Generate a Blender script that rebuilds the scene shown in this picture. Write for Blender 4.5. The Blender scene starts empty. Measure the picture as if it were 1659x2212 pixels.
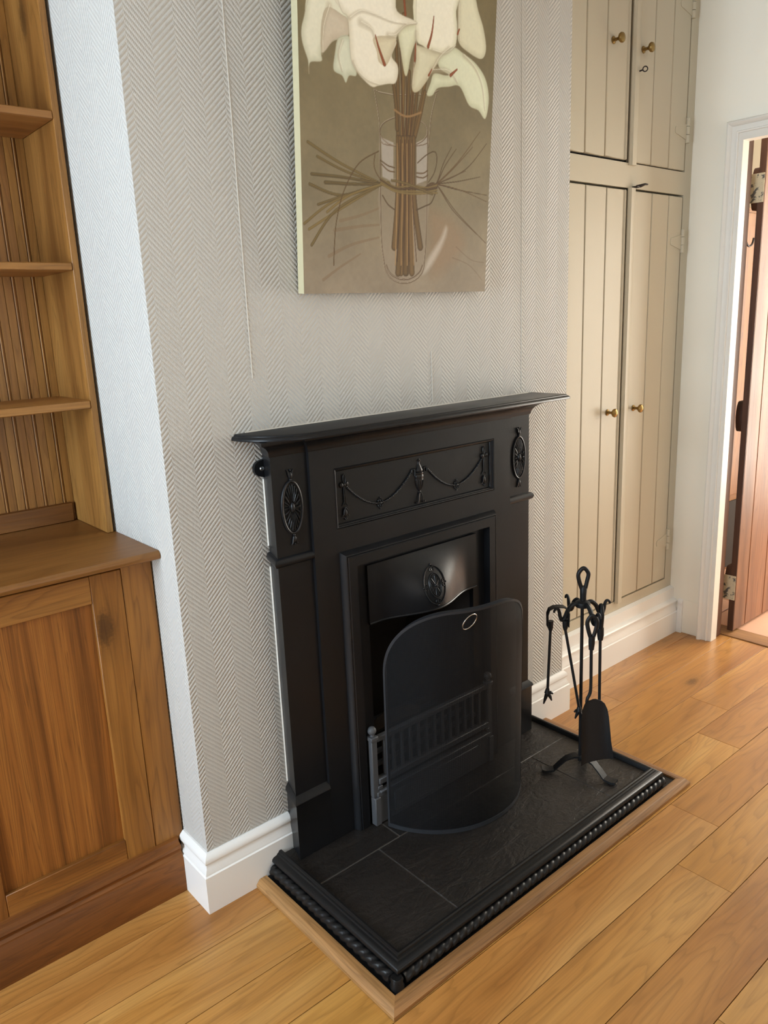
import bpy, bmesh, math, random
import numpy as np
from mathutils import Vector, Matrix

# ------------------------------------------------------------------ camera, light, exposure
S = bpy.context.scene
COL = S.collection
S.view_settings.view_transform = 'Standard'
S.view_settings.look = 'None'
S.view_settings.gamma = 1.0
S.view_settings.exposure = 0.0
S.view_settings.use_curve_mapping = False

S.cycles.use_adaptive_sampling = True
S.cycles.adaptive_threshold = 0.08
S.cycles.adaptive_min_samples = 24
S.cycles.max_bounces = 6
S.cycles.diffuse_bounces = 4
S.cycles.glossy_bounces = 3
S.cycles.transparent_max_bounces = 6
S.cycles.caustics_reflective = False
S.cycles.caustics_refractive = False

cam_data = bpy.data.cameras.new('camera')
cam = bpy.data.objects.new('camera', cam_data)
COL.objects.link(cam)
cam_data.sensor_fit = 'HORIZONTAL'
cam_data.sensor_width = 36.0
cam_data.lens = 36.241
cam_data.clip_start = 0.02
_r = Vector((0.75724446, -0.6518569, -0.04078489))
_u = Vector((0.1871376, 0.15671795, 0.96975203))
_f = Vector((0.62574783, 0.74197174, -0.24066073))
cam.matrix_world = Matrix(((_r.x, _u.x, -_f.x, -0.72584), (_r.y, _u.y, -_f.y, -1.61067),
                           (_r.z, _u.z, -_f.z, 1.45), (0, 0, 0, 1)))
S.camera = cam

world = bpy.data.worlds.new('world')
S.world = world
world.use_nodes = True
_wb = world.node_tree.nodes['Background']
_wb.inputs[0].default_value = (0.75, 0.86, 1.0, 1)
_wb.inputs[1].default_value = 0.35


def window_light(name, loc, aim, w, h, power, color):
    d = bpy.data.lights.new(name, 'AREA')
    d.shape = 'RECTANGLE'
    d.size, d.size_y = w, h
    d.energy = power
    d.color = color
    o = bpy.data.objects.new(name, d)
    COL.objects.link(o)
    o.location = loc
    dirv = Vector(aim)
    o.rotation_euler = dirv.to_track_quat('-Z', 'Y').to_euler()
    return o


window_light('daylight_side_window', (-2.56, -0.50, 1.45), (1, 0, 0), 1.3, 1.6, 122, (0.70, 0.855, 1.0))
window_light('daylight_rear_window', (0.35, -3.81, 1.5), (0, 1, 0), 1.7, 1.4, 19, (1.0, 0.97, 0.92))
window_light('daylight_hall_window', (4.33, -0.85, 1.2), (-1, 0, 0), 1.5, 1.9, 118, (1.0, 0.93, 0.81))

random.seed(7)
R = math.radians


# ------------------------------------------------------------------ helpers
def thing(name, label, cat, loc, group=None):
    o = bpy.data.objects.new(name, None)
    o.empty_display_size = 0.05
    COL.objects.link(o)
    o.location = loc
    o['label'] = label
    o['category'] = cat
    if group:
        o['group'] = group
    return o


def wpos(o):
    v = Vector((0, 0, 0))
    while o is not None:
        v += o.location
        o = o.parent
    return v


def obj(name, bm, mat, parent=None, smooth=True, angle=38, origin=None, uv=False):
    """Link a bmesh built in world coordinates as one mesh object (origin = its own centre)."""
    if origin is None:
        xs = [v.co for v in bm.verts]
        lo = Vector((min(v.x for v in xs), min(v.y for v in xs), min(v.z for v in xs)))
        hi = Vector((max(v.x for v in xs), max(v.y for v in xs), max(v.z for v in xs)))
        origin = (lo + hi) / 2
        if parent is None:
            origin.z = lo.z
    origin = Vector(origin)
    bmesh.ops.translate(bm, verts=bm.verts, vec=-origin)
    bmesh.ops.recalc_face_normals(bm, faces=bm.faces)
    me = bpy.data.meshes.new(name)
    bm.to_mesh(me)
    bm.free()
    if smooth:
        me.polygons.foreach_set('use_smooth', [True] * len(me.polygons))
        me.set_sharp_from_angle(angle=R(angle))
    o = bpy.data.objects.new(name, me)
    COL.objects.link(o)
    if mat is not None:
        me.materials.append(mat)
    if parent is not None:
        o.parent = parent
        o.location = origin - wpos(parent)
    else:
        o.location = origin
    return o


def tag(o, label, cat, group=None):
    o['label'] = label
    o['category'] = cat
    if group:
        o['group'] = group
    return o


def struct(o, label=None):
    o['kind'] = 'structure'
    if label:
        o['label'] = label
    return o


def B():
    return bmesh.new()


def box(bm, x0, x1, y0, y1, z0, z1, b=0.0, seg=1):
    r = bmesh.ops.create_cube(bm, size=1.0)
    vs = r['verts']
    cx, cy, cz = (x0 + x1) / 2, (y0 + y1) / 2, (z0 + z1) / 2
    for v in vs:
        v.co = Vector((cx + v.co.x * abs(x1 - x0), cy + v.co.y * abs(y1 - y0), cz + v.co.z * abs(z1 - z0)))
    if b > 0:
        es = list({e for v in vs for e in v.link_edges})
        bmesh.ops.bevel(bm, geom=es, offset=b, segments=seg, affect='EDGES', profile=0.5)
    return bm


def bx(*a, **k):
    return box(B(), *a, **k)


XZ = lambda u, v, w: (u, w, v)     # path in the wall plane, depth along y
XY = lambda u, v, w: (u, v, w)     # path in plan, profile height along z
YZ = lambda u, v, w: (w, u, v)


def sweep(bm, path, prof, side=1, fm=XY, closed=False):
    """Mitred sweep of a closed profile [(offset, height)] along a 2-D path."""
    n = len(path)
    P = [Vector(p) for p in path]
    offs = []
    for i in range(n):
        if closed or 0 < i < n - 1:
            d0 = (P[i] - P[i - 1]).normalized()
            d1 = (P[(i + 1) % n] - P[i]).normalized()
        elif i == 0:
            d0 = d1 = (P[1] - P[0]).normalized()
        else:
            d0 = d1 = (P[-1] - P[-2]).normalized()
        n0 = Vector((-d0.y, d0.x)) * side
        n1 = Vector((-d1.y, d1.x)) * side
        m = n0 + n1
        offs.append(m / max(m.dot(n0), 1e-6))
    rings = []
    for i in range(n):
        rings.append([bm.verts.new(fm(*(P[i] + offs[i] * o), h)) for o, h in prof])
    k = len(prof)
    rng = range(n) if closed else range(n - 1)
    for i in rng:
        a, b = rings[i], rings[(i + 1) % n]
        for j in range(k):
            bm.faces.new((a[j], a[(j + 1) % k], b[(j + 1) % k], b[j]))
    if not closed:
        bm.faces.new(rings[0][::-1])
        bm.faces.new(rings[-1])
    return bm


def prism(bm, poly, w0, w1, fm=XZ):
    a = [bm.verts.new(fm(u, v, w0)) for u, v in poly]
    b = [bm.verts.new(fm(u, v, w1)) for u, v in poly]
    n = len(poly)
    bm.faces.new(a[::-1])
    bm.faces.new(b)
    for i in range(n):
        bm.faces.new((a[i], a[(i + 1) % n], b[(i + 1) % n], b[i]))
    return bm


def lathe(bm, prof, c, axis='z', n=20, sx=1.0, sy=1.0):
    c = Vector(c)
    rings = []
    for r, h in prof:
        ring = []
        for i in range(n):
            a = 2 * math.pi * i / n
            u, v = r * math.cos(a) * sx, r * math.sin(a) * sy
            p = {'z': (u, v, h), 'y': (u, h, v), 'x': (h, u, v)}[axis]
            ring.append(bm.verts.new(c + Vector(p)))
        rings.append(ring)
    for i in range(len(rings) - 1):
        for j in range(n):
            bm.faces.new((rings[i][j], rings[i][(j + 1) % n], rings[i + 1][(j + 1) % n], rings[i + 1][j]))
    bm.faces.new(rings[0][::-1])
    bm.faces.new(rings[-1])
    return bm


def tube(bm, pts, rad, n=10, closed=False, flat=None, up=None):
    """Round (or flattened, flat=(a,b)) bar along a 3-D polyline."""
    P = [Vector(p) for p in pts]
    m = len(P)
    rad = rad if isinstance(rad, (list, tuple)) else [rad] * m
    rings, prev = [], None
    for i in range(m):
        if closed:
            t = (P[(i + 1) % m] - P[i - 1]).normalized()
        else:
            t = (P[min(i + 1, m - 1)] - P[max(i - 1, 0)]).normalized()
        if prev is None:
            ref = Vector(up) if up else (Vector((0, 0, 1)) if abs(t.z) < 0.9 else Vector((1, 0, 0)))
            a = (ref - t * ref.dot(t)).normalized()
        else:
            a = prev - t * prev.dot(t)
            a.normalize()
        prev = a
        b = t.cross(a)
        fa, fb = flat if flat else (1, 1)
        rings.append([bm.verts.new(P[i] + (a * math.cos(2 * math.pi * j / n) * fa + b * math.sin(2 * math.pi * j / n) * fb) * rad[i])
                      for j in range(n)])
    rng = range(m) if closed else range(m - 1)
    for i in rng:
        r0, r1 = rings[i], rings[(i + 1) % m]
        for j in range(n):
            bm.faces.new((r0[j], r0[(j + 1) % n], r1[(j + 1) % n], r1[j]))
    if not closed:
        bm.faces.new(rings[0][::-1])
        bm.faces.new(rings[-1])
    return bm


def smooth_pts(pts, k=6, closed=False):
    """Catmull-Rom through the points."""
    P = [Vector(p) for p in pts]
    n = len(P)
    out = []
    last = n if closed else n - 1
    for i in range(last):
        p0 = P[i - 1] if (closed or i > 0) else P[0]
        p1, p2 = P[i], P[(i + 1) % n]
        p3 = P[(i + 2) % n] if (closed or i + 2 < n) else P[-1]
        for j in range(k):
            t = j / k
            out.append(0.5 * ((2 * p1) + (p2 - p0) * t + (2 * p0 - 5 * p1 + 4 * p2 - p3) * t * t + (-p0 + 3 * p1 - 3 * p2 + p3) * t ** 3))
    if not closed:
        out.append(P[-1])
    return out


def ball(bm, c, r, sx=1, sy=1, sz=1, seg=12, rings=8):
    m = Matrix.Translation(c) @ Matrix.Diagonal((sx, sy, sz, 1))
    bmesh.ops.create_uvsphere(bm, u_segments=seg, v_segments=rings, radius=r, matrix=m)
    return bm


# ------------------------------------------------------------------ materials
class NT:
    def __init__(self, name):
        self.m = bpy.data.materials.new(name)
        self.m.use_nodes = True
        self.t = self.m.node_tree
        self.bsdf = self.t.nodes['Principled BSDF']

    def n(self, ty, **kw):
        nd = self.t.nodes.new(ty)
        for k, v in kw.items():
            setattr(nd, k, v)
        return nd

    def l(self, a, b):
        self.t.links.new(a, b)

    def val(self, sock, v):
        if hasattr(v, 'links') or isinstance(v, bpy.types.NodeSocket):
            self.l(v, sock)
        else:
            sock.default_value = v

    def math(self, op, a, b=0.0, c=0.0):
        nd = self.n('ShaderNodeMath', operation=op)
        self.val(nd.inputs[0], a)
        self.val(nd.inputs[1], b)
        self.val(nd.inputs[2], c)
        return nd.outputs[0]

    def vmath(self, op, a, b=(0, 0, 0)):
        nd = self.n('ShaderNodeVectorMath', operation=op)
        self.val(nd.inputs[0], a)
        self.val(nd.inputs[1], b)
        return nd.outputs[0]

    def noise(self, vec, scale, detail=2.0, rough=0.5, dist=0.0):
        nd = self.n('ShaderNodeTexNoise')
        self.l(vec, nd.inputs['Vector'])
        nd.inputs['Scale'].default_value = scale
        nd.inputs['Detail'].default_value = detail
        nd.inputs['Roughness'].default_value = rough
        nd.inputs['Distortion'].default_value = dist
        return nd.outputs[0]

    def ramp(self, fac, stops):
        nd = self.n('ShaderNodeValToRGB')
        self.l(fac, nd.inputs[0])
        e = nd.color_ramp.elements
        while len(e) < len(stops):
            e.new(0.5)
        for i, (p, c) in enumerate(stops):
            e[i].position = p
            e[i].color = (*c, 1) if len(c) == 3 else c
        return nd.outputs[0]

    def mix(self, fac, a, b, mode='MIX'):
        nd = self.n('ShaderNodeMix', data_type='RGBA', blend_type=mode)
        self.val(nd.inputs[0], fac)
        for s, v in ((nd.inputs[6], a), (nd.inputs[7], b)):
            if isinstance(v, tuple):
                s.default_value = (*v, 1) if len(v) == 3 else v
            else:
                self.l(v, s)
        return nd.outputs[2]

    def bump(self, h, dist, strength=1.0):
        nd = self.n('ShaderNodeBump')
        self.l(h, nd.inputs['Height'])
        nd.inputs['Distance'].default_value = dist
        nd.inputs['Strength'].default_value = strength
        self.l(nd.outputs[0], self.bsdf.inputs['Normal'])

    def set(self, color=None, rough=None, metal=None, spec=None):
        b = self.bsdf.inputs
        if color is not None:
            if isinstance(color, tuple):
                b['Base Color'].default_value = (*color, 1)
            else:
                self.l(color, b['Base Color'])
        if rough is not None:
            self.val(b['Roughness'], rough)
        if metal is not None:
            b['Metallic'].default_value = metal
        if spec is not None:
            b['Specular IOR Level'].default_value = spec
        return self.m


def srgb(r, g, b):
    f = lambda c: (c / 255 / 12.92) if c / 255 <= 0.04045 else ((c / 255 + 0.055) / 1.055) ** 2.4
    return (f(r), f(g), f(b))


def coords(t, randomise=True):
    tc = t.n('ShaderNodeTexCoord')
    v = tc.outputs['Object']
    if randomise:
        oi = t.n('ShaderNodeObjectInfo')
        cb = t.n('ShaderNodeCombineXYZ')
        t.l(t.math('MULTIPLY', oi.outputs['Random'], 37.3), cb.inputs[0])
        t.l(t.math('MULTIPLY', oi.outputs['Random'], 91.7), cb.inputs[1])
        t.l(t.math('MULTIPLY', oi.outputs['Random'], 53.9), cb.inputs[2])
        return t.vmath('ADD', v, cb.outputs[0]), oi.outputs['Random']
    return v, None


def wood(name, dark, mid, light, grain='x', rough=0.42, ring=0.5, knots=0.6, fine=0.25, vary=0.25, cross=9.0, along=0.75, bumpd=0.0006):
    t = NT(name)
    v, rnd = coords(t)
    sc = {'x': (along, cross, cross), 'y': (cross, along, cross), 'z': (cross, cross, along)}[grain]
    v1 = t.vmath('MULTIPLY', v, sc)
    warp = t.noise(v, 3.0, 2, 0.5)
    fig = t.noise(v1, 1.0, 3.0, 0.45, 0.4)
    fig2 = t.math('ADD', fig, t.math('MULTIPLY', t.math('SUBTRACT', warp, 0.5), 0.12))
    base = t.ramp(fig2, [(0.28, dark), (0.5, mid), (0.72, light)])
    # contour lines of the figure noise = growth rings
    fr = t.math('FRACT', t.math('MULTIPLY', fig2, 17.0))
    line = t.ramp(fr, [(0.0, (1, 1, 1)), (0.25, (0.35, 0.35, 0.35)), (0.6, (0, 0, 0)), (0.93, (0.25, 0.25, 0.25)), (1.0, (1, 1, 1))])
    c = t.mix(t.math('MULTIPLY', line, ring), base, tuple(0.55 * x for x in dark))
    # fine fibres
    s2 = {'x': (5, 240, 240), 'y': (240, 5, 240), 'z': (240, 240, 5)}[grain]
    fib = t.noise(t.vmath('MULTIPLY', v, s2), 1.0, 2.0, 0.6)
    fibr = t.ramp(fib, [(0.3, (1 - fine,) * 3), (0.62, (1.0, 1.0, 1.0))])
    c = t.mix(1.0, c, fibr, 'MULTIPLY')
    # knots
    sk = {'x': (2.2, 5.0, 5.0), 'y': (5.0, 2.2, 5.0), 'z': (5.0, 5.0, 2.2)}[grain]
    vo = t.n('ShaderNodeTexVoronoi')
    wv = t.n('ShaderNodeVectorMath', operation='ADD')
    t.l(t.vmath('MULTIPLY', v, sk), wv.inputs[0])
    nz = t.n('ShaderNodeTexNoise')
    t.l(t.vmath('MULTIPLY', v, (30, 30, 30)), nz.inputs['Vector'])
    t.l(t.vmath('MULTIPLY', nz.outputs[1], (0.08, 0.08, 0.08)), wv.inputs[1])
    t.l(wv.outputs[0], vo.inputs['Vector'])
    vo.inputs['Scale'].default_value = 1.0
    kd = t.ramp(vo.outputs['Distance'], [(0.0, (1, 1, 1)), (0.07, (0.85, 0.85, 0.85)), (0.12, (0.22, 0.22, 0.22)), (0.24, (0, 0, 0))])
    sep = t.n('ShaderNodeSeparateColor')
    t.l(vo.outputs['Color'], sep.inputs[0])
    pick = t.math('GREATER_THAN', sep.outputs[0], 1.0 - knots)
    c = t.mix(t.math('MULTIPLY', t.math('MULTIPLY', kd, pick), 0.8), c, tuple(0.22 * x for x in dark))
    # board to board variation
    hs = t.n('ShaderNodeHueSaturation')
    t.l(c, hs.inputs['Color'])
    t.l(t.math('ADD', t.math('MULTIPLY', rnd, vary), 1.0 - vary / 2), hs.inputs['Value'])
    t.l(t.math('ADD', t.math('MULTIPLY', rnd, 0.008), 0.496), hs.inputs['Hue'])
    t.bump(t.math('ADD', t.math('MULTIPLY', fib, 0.6), t.math('MULTIPLY', line, -0.4)), bumpd, 0.5)
    return t.set(hs.outputs[0], rough=t.math('ADD', rough - 0.06, t.math('MULTIPLY', warp, 0.14)), spec=0.4)


def paint(name, col, rough=0.45, bump=0.0004, scale=55.0, mott=0.05, spec=0.4):
    t = NT(name)
    v, _ = coords(t, False)
    n1 = t.noise(v, scale, 3.0, 0.6)
    n2 = t.noise(v, 2.5, 2.0, 0.5)
    c = t.mix(n2, tuple(x * (1 - mott) for x in col), tuple(min(1, x * (1 + mott)) for x in col))
    t.bump(n1, bump, 0.6)
    return t.set(c, rough=rough, spec=spec)


def wallpaper(name, col):
    """Embossed woven herringbone wallpaper, painted."""
    t = NT(name)
    tc = t.n('ShaderNodeTexCoord')
    sp = t.n('ShaderNodeSeparateXYZ')
    t.l(tc.outputs['Object'], sp.inputs[0])
    u = t.math('ADD', sp.outputs[0], sp.outputs[1])
    z = sp.outputs[2]
    k = t.math('PINGPONG', t.math('ADD', u, 0.0347), 0.0533)
    ph = t.math('MULTIPLY', t.math('SUBTRACT', z, k), 2 * math.pi / 0.0125)
    ridge = t.math('MULTIPLY_ADD', t.math('SINE', ph), 0.5, 0.5)
    ph2 = t.math('MULTIPLY', t.math('ADD', z, t.math('MULTIPLY', k, 2.2)), 2 * math.pi / 0.0085)
    twill = t.math('MULTIPLY_ADD', t.math('SINE', ph2), 0.5, 0.5)
    wob = t.noise(tc.outputs['Object'], 7.0, 3.0, 0.55)
    h = t.math('ADD', t.math('MULTIPLY', t.math('POWER', ridge, 0.7), 0.75), t.math('MULTIPLY', t.math('MULTIPLY', twill, ridge), 0.42))
    h = t.math('ADD', h, t.math('MULTIPLY', wob, 1.6))
    c = t.mix(t.noise(tc.outputs['Object'], 1.3, 2.0), tuple(x * 0.97 for x in col), tuple(min(1, x * 1.03) for x in col))
    t.bump(h, 0.0014, 1.0)
    return t.set(c, rough=0.55, spec=0.3)


def iron(name, col=(0.0085, 0.0087, 0.0098), rough=0.31, bump=0.0003, scale=160, spec=0.26):
    t = NT(name)
    v, _ = coords(t, False)
    n1 = t.noise(v, scale, 3.0, 0.6)
    n2 = t.noise(v, 5.0, 3.0, 0.6)
    t.bump(n1, bump, 0.5)
    c = t.mix(n2, tuple(x * 0.8 for x in col), tuple(x * 1.25 for x in col))
    return t.set(c, rough=t.math('ADD', rough - 0.08, t.math('MULTIPLY', n2, 0.16)), spec=spec)


def slate(name):
    t = NT(name)
    v, rnd = coords(t)
    n1 = t.noise(t.vmath('MULTIPLY', v, (14, 30, 20)), 1.0, 5.0, 0.6, 0.6)
    n2 = t.noise(v, 90.0, 4.0, 0.6)
    c = t.mix(n1, (0.0085, 0.0067, 0.0055), (0.020, 0.0158, 0.0130))
    t.bump(t.math('ADD', n1, t.math('MULTIPLY', n2, 0.3)), 0.005, 1.0)
    return t.set(c, rough=0.42, spec=0.5)


M = {}
M['wallpaper'] = wallpaper('herringbone_wallpaper', srgb(197, 194, 188))
M['wall'] = paint('wall_paint', srgb(246, 241, 228), 0.6, 0.0006, 30)
M['ceiling'] = paint('ceiling_paint', srgb(238, 236, 230), 0.7)
M['gloss'] = paint('white_gloss_paint', srgb(240, 238, 234), 0.32, 0.0007, 18, 0.03, 0.5)
M['cream'] = paint('cream_cupboard_paint', srgb(198, 189, 168), 0.42, 0.0006, 26, 0.025)
M['cream2'] = paint('pale_door_frame_paint', srgb(226, 222, 214), 0.4, 0.0005, 26, 0.03)
M['oak'] = wood('oak_floor', srgb(166, 110, 48), srgb(192, 136, 68), srgb(206, 156, 88), 'x', 0.33, 0.36, 0.30, 0.16, 0.16, cross=7.0, along=0.9)
_ob = M['oak'].node_tree.nodes['Principled BSDF'].inputs
_ob['Coat Weight'].default_value = 0.35
_ob['Coat Roughness'].default_value = 0.28
M['oak_edge'] = wood('oak_edging', srgb(122, 84, 46), srgb(164, 118, 70), srgb(182, 138, 88), 'x', 0.5, 0.35, 0.05, 0.32, 0.2)
M['oak_edge_y'] = wood('oak_edging_side', srgb(122, 84, 46), srgb(164, 118, 70), srgb(182, 138, 88), 'y', 0.5, 0.35, 0.05, 0.32, 0.2)
PD, PM, PL = srgb(108, 64, 22), srgb(146, 94, 40), srgb(166, 114, 56)
M['pine_z'] = wood('pine_upright', PD, PM, PL, 'z', 0.44, 0.38, 0.45, 0.2, 0.22)
M['pine_x'] = wood('pine_rail', PD, PM, PL, 'x', 0.44, 0.38, 0.35, 0.2, 0.22)
M['rack_z'] = wood('rack_upright', srgb(112, 70, 28), srgb(152, 104, 50), srgb(168, 122, 64), 'z', 0.44, 0.34, 0.6, 0.18, 0.18)
M['rack_x'] = wood('rack_shelf', srgb(116, 72, 28), srgb(152, 102, 48), srgb(170, 120, 62), 'x', 0.44, 0.34, 0.5, 0.18, 0.18)
M['log'] = iron('charred_log', (0.075, 0.058, 0.045), 0.9, 0.003, 40, 0.1)
M['pine_panel'] = wood('pine_panel', srgb(108, 62, 20), srgb(150, 92, 38), srgb(168, 108, 48), 'z', 0.44, 0.55, 0.15, 0.22, 0.1, cross=36.0, along=0.6)
M['pine_top'] = wood('pine_top', srgb(96, 58, 24), srgb(126, 82, 38), srgb(140, 96, 50), 'x', 0.38, 0.25, 0.3, 0.15, 0.1)
M['pine_dark'] = wood('pine_plinth', srgb(84, 44, 14), srgb(122, 70, 28), srgb(140, 86, 38), 'x', 0.46, 0.35, 0.5, 0.2, 0.12)
M['door_z'] = wood('door_board', srgb(104, 66, 43), srgb(140, 95, 66), srgb(160, 117, 86), 'z', 0.5, 0.3, 0.25, 0.25, 0.2)
M['door_dark'] = wood('door_edge', srgb(60, 34, 20), srgb(92, 56, 36), srgb(108, 68, 46), 'z', 0.55, 0.25, 0.1, 0.3, 0.2)
M['iron'] = iron('black_stove_paint')
M['iron_kerb'] = iron('black_kerb_paint', (0.0085, 0.0083, 0.0084), 0.34)
M['tool'] = iron('wrought_iron', (0.008, 0.008, 0.0085), 0.46, 0.0006, 120)
M['grate'] = iron('worn_grate_iron', (0.07, 0.071, 0.075), 0.5, 0.001, 90)
M['soot'] = iron('sooty_firebrick', (0.030, 0.024, 0.020), 0.9, 0.003, 30, 0.1)
M['slate'] = slate('black_slate')
M['brass'] = NT('aged_brass').set((0.30, 0.20, 0.075), 0.3, 1.0)
M['steel'] = NT('bright_steel').set((0.55, 0.54, 0.52), 0.25, 1.0)
M['key'] = NT('dark_key_iron').set((0.03, 0.022, 0.02), 0.5, 0.4)
M['gap'] = NT('gap_shade_dark').set((0.02, 0.014, 0.01), 0.9)  # near-black colour stands in for the shade in gaps and behind boards
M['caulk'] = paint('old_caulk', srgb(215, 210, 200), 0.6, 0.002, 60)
M['terracotta'] = paint('pink_floor_tile', srgb(214, 168, 140), 0.4, 0.001, 14, 0.12)
M['dark_grout'] = paint('dark_hearth_grout', srgb(78, 72, 66), 0.8)
M['grout'] = paint('grey_grout', srgb(150, 130, 112), 0.8)


def worn_hinge():
    t = NT('peeling_painted_hinge')
    v, _ = coords(t, False)
    n = t.noise(v, 48.0, 5.0, 0.6)
    f = t.ramp(n, [(0.52, (0, 0, 0)), (0.58, (1, 1, 1))])
    c = t.mix(f, srgb(206, 190, 158), (0.12, 0.11, 0.10))
    t.bump(n, 0.0015, 0.8)
    return t.set(c, rough=0.4, spec=0.5)


M['hinge'] = worn_hinge()


def screen_mesh_mat():
    t = NT('fine_black_wire_mesh')
    uv = t.n('ShaderNodeUVMap')
    sp = t.n('ShaderNodeSeparateXYZ')
    t.l(uv.outputs[0], sp.inputs[0])
    fu = t.math('PINGPONG', t.math('MULTIPLY', sp.outputs[0], 1 / 0.0026), 0.5)
    fv = t.math('PINGPONG', t.math('MULTIPLY', sp.outputs[1], 1 / 0.0026), 0.5)
    a = t.math('LESS_THAN', fu, 0.27)
    b = t.math('LESS_THAN', fv, 0.27)
    wire = t.math('MAXIMUM', a, b)
    tr = t.n('ShaderNodeBsdfTransparent')
    mx = t.n('ShaderNodeMixShader')
    out = t.t.nodes['Material Output']
    t.l(wire, mx.inputs[0])
    t.l(tr.outputs[0], mx.inputs[1])
    t.l(t.bsdf.outputs[0], mx.inputs[2])
    t.l(mx.outputs[0], out.inputs[0])
    h = t.math('ADD', t.math('SINE', t.math('MULTIPLY', fu, 6.28)), t.math('SINE', t.math('MULTIPLY', fv, 6.28)))
    t.bump(h, 0.0003, 0.6)
    return t.set((0.005, 0.005, 0.0055), rough=0.55, spec=0.16)


M['mesh'] = screen_mesh_mat()

# ------------------------------------------------------------------ the setting
def wall_hole(name, x0, x1, y0, y1, z0, z1, axis, h0, h1, hz0, hz1, mat):
    """Wall slab with one rectangular opening; axis = the direction the wall runs in."""
    bm = B()
    if axis == 'y':
        poly = [(y0, z0), (y1, z0), (y1, z1), (y0, z1)]
        hole = [(h0, hz0), (h1, hz0), (h1, hz1), (h0, hz1)]
        f = lambda u, v, w: (w, u, v)
        w0, w1 = x0, x1
    else:
        poly = [(x0, z0), (x1, z0), (x1, z1), (x0, z1)]
        hole = [(h0, hz0), (h1, hz0), (h1, hz1), (h0, hz1)]
        f = lambda u, v, w: (u, w, v)
        w0, w1 = y0, y1
    O = [[bm.verts.new(f(u, v, w)) for u, v in poly] for w in (w0, w1)]
    Hh = [[bm.verts.new(f(u, v, w)) for u, v in hole] for w in (w0, w1)]
    for k in (0, 1):
        for i in range(4):
            j = (i + 1) % 4
            if not (hz0 <= z0 and i == 0):
                bm.faces.new((O[k][i], O[k][j], Hh[k][j], Hh[k][i]))
    for i in range(4):
        j = (i + 1) % 4
        if not (hz0 <= z0 and i == 0):
            bm.faces.new((O[0][i], O[0][j], O[1][j], O[1][i]))
        if not (hz0 <= z0 and i == 0):
            bm.faces.new((Hh[0][i], Hh[0][j], Hh[1][j], Hh[1][i]))
    return struct(obj(name, bm, mat, smooth=False))


HC = 2.72
# floor: sub-floor slab with each oak plank on it
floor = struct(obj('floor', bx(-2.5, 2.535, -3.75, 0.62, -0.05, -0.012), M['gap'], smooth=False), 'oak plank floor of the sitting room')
JOINTS = {0: [-0.62, 1.673], 1: [-1.4, 0.52], 2: [-0.83, 1.887], 3: [-0.95, 1.005, 1.664], 4: [-0.78, 1.222], 5: [-1.0, 0.995],
          6: [-0.55, 1.75], 7: [-1.3, 0.62, 2.2], 8: [0.1, 1.6]}
for k in range(-4, 25):
    ya, yb = 0.028 - 0.1507 * k, 0.028 - 0.1507 * (k + 1)
    if yb < -3.75:
        yb = -3.75
    js = JOINTS.get(k, sorted(random.uniform(-2.0, 2.2) for _ in range(2)))
    xs = [-2.5] + list(js) + [2.534]
    for x0, x1 in zip(xs[:-1], xs[1:]):
        if x1 - x0 < 0.1:
            continue
        g = 0.0009
        sk = lambda x: -0.0065 * (x - 0.1)
        out = [(x0 + g, yb + sk(x0) + g), (x1 - g, yb + sk(x1) + g), (x1 - g, ya + sk(x1) - g), (x0 + g, ya + sk(x0) - g)]
        if out[0][1] > 0.55:
            continue
        out = [(x, max(-3.75, min(0.62, y))) for x, y in out]
        e = 0.0003
        ins = [(out[0][0] + e, out[0][1] + e), (out[1][0] - e, out[1][1] + e), (out[2][0] - e, out[2][1] - e), (out[3][0] + e, out[3][1] - e)]
        bm = B()
        lift = random.uniform(-0.0004, 0.0004)
        a = [bm.verts.new((x, y, -0.012)) for x, y in out]
        b = [bm.verts.new((x, y, -0.0003 + lift)) for x, y in out]
        c = [bm.verts.new((x, y, lift)) for x, y in ins]
        bm.faces.new(a[::-1])
        bm.faces.new(c)
        for i in range(4):
            j = (i + 1) % 4
            bm.faces.new((a[i], a[j], b[j], b[i]))
            bm.faces.new((b[i], b[j], c[j], c[i]))
        obj('plank', bm, M['oak'], floor, smooth=False)

# chimney breast with the opening for the fire
breast = struct(obj('wall_chimney_breast', prism(B(), [(0, 0), (0.5, 0), (0.5, 0.69), (0.911, 0.69), (0.911, 0), (1.465, 0), (1.465, HC), (0, HC)], 0, 0.62),
                    M['wallpaper'], smooth=False, origin=(0, 0, 0)), 'chimney breast in painted herringbone wallpaper')
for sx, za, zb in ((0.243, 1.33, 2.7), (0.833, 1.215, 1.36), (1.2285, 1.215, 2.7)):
    obj('wallpaper_seam', bx(sx - 0.0009, sx + 0.0009, -0.0012, 0.001, za, zb), M['caulk'], breast, smooth=False)  # raised seam, its lighter colour paints in a bright highlight
struct(obj('wall_alcove', bx(-2.6, 2.53, 0.62, 0.72, 0, HC), M['wall'], smooth=False), 'wall at the back of the alcoves')
wall_hole('wall_left', -2.62, -2.5, -3.75, 0.62, 0, HC, 'y', -1.15, 0.15, 0.65, 2.25, M['wall'])
wall_hole('wall_rear', -2.62, 2.53, -3.87, -3.75, 0, HC, 'x', -0.5, 1.2, 0.8, 2.2, M['wall'])
wall_hole('wall_right', 2.44, 2.476, -3.75, 0.62, 0, HC, 'y', -0.905, -0.085, 0, 2.075, M['wall'])
struct(obj('ceiling', bx(-2.62, 2.53, -3.87, 0.72, HC, HC + 0.1), M['ceiling'], smooth=False))


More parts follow.
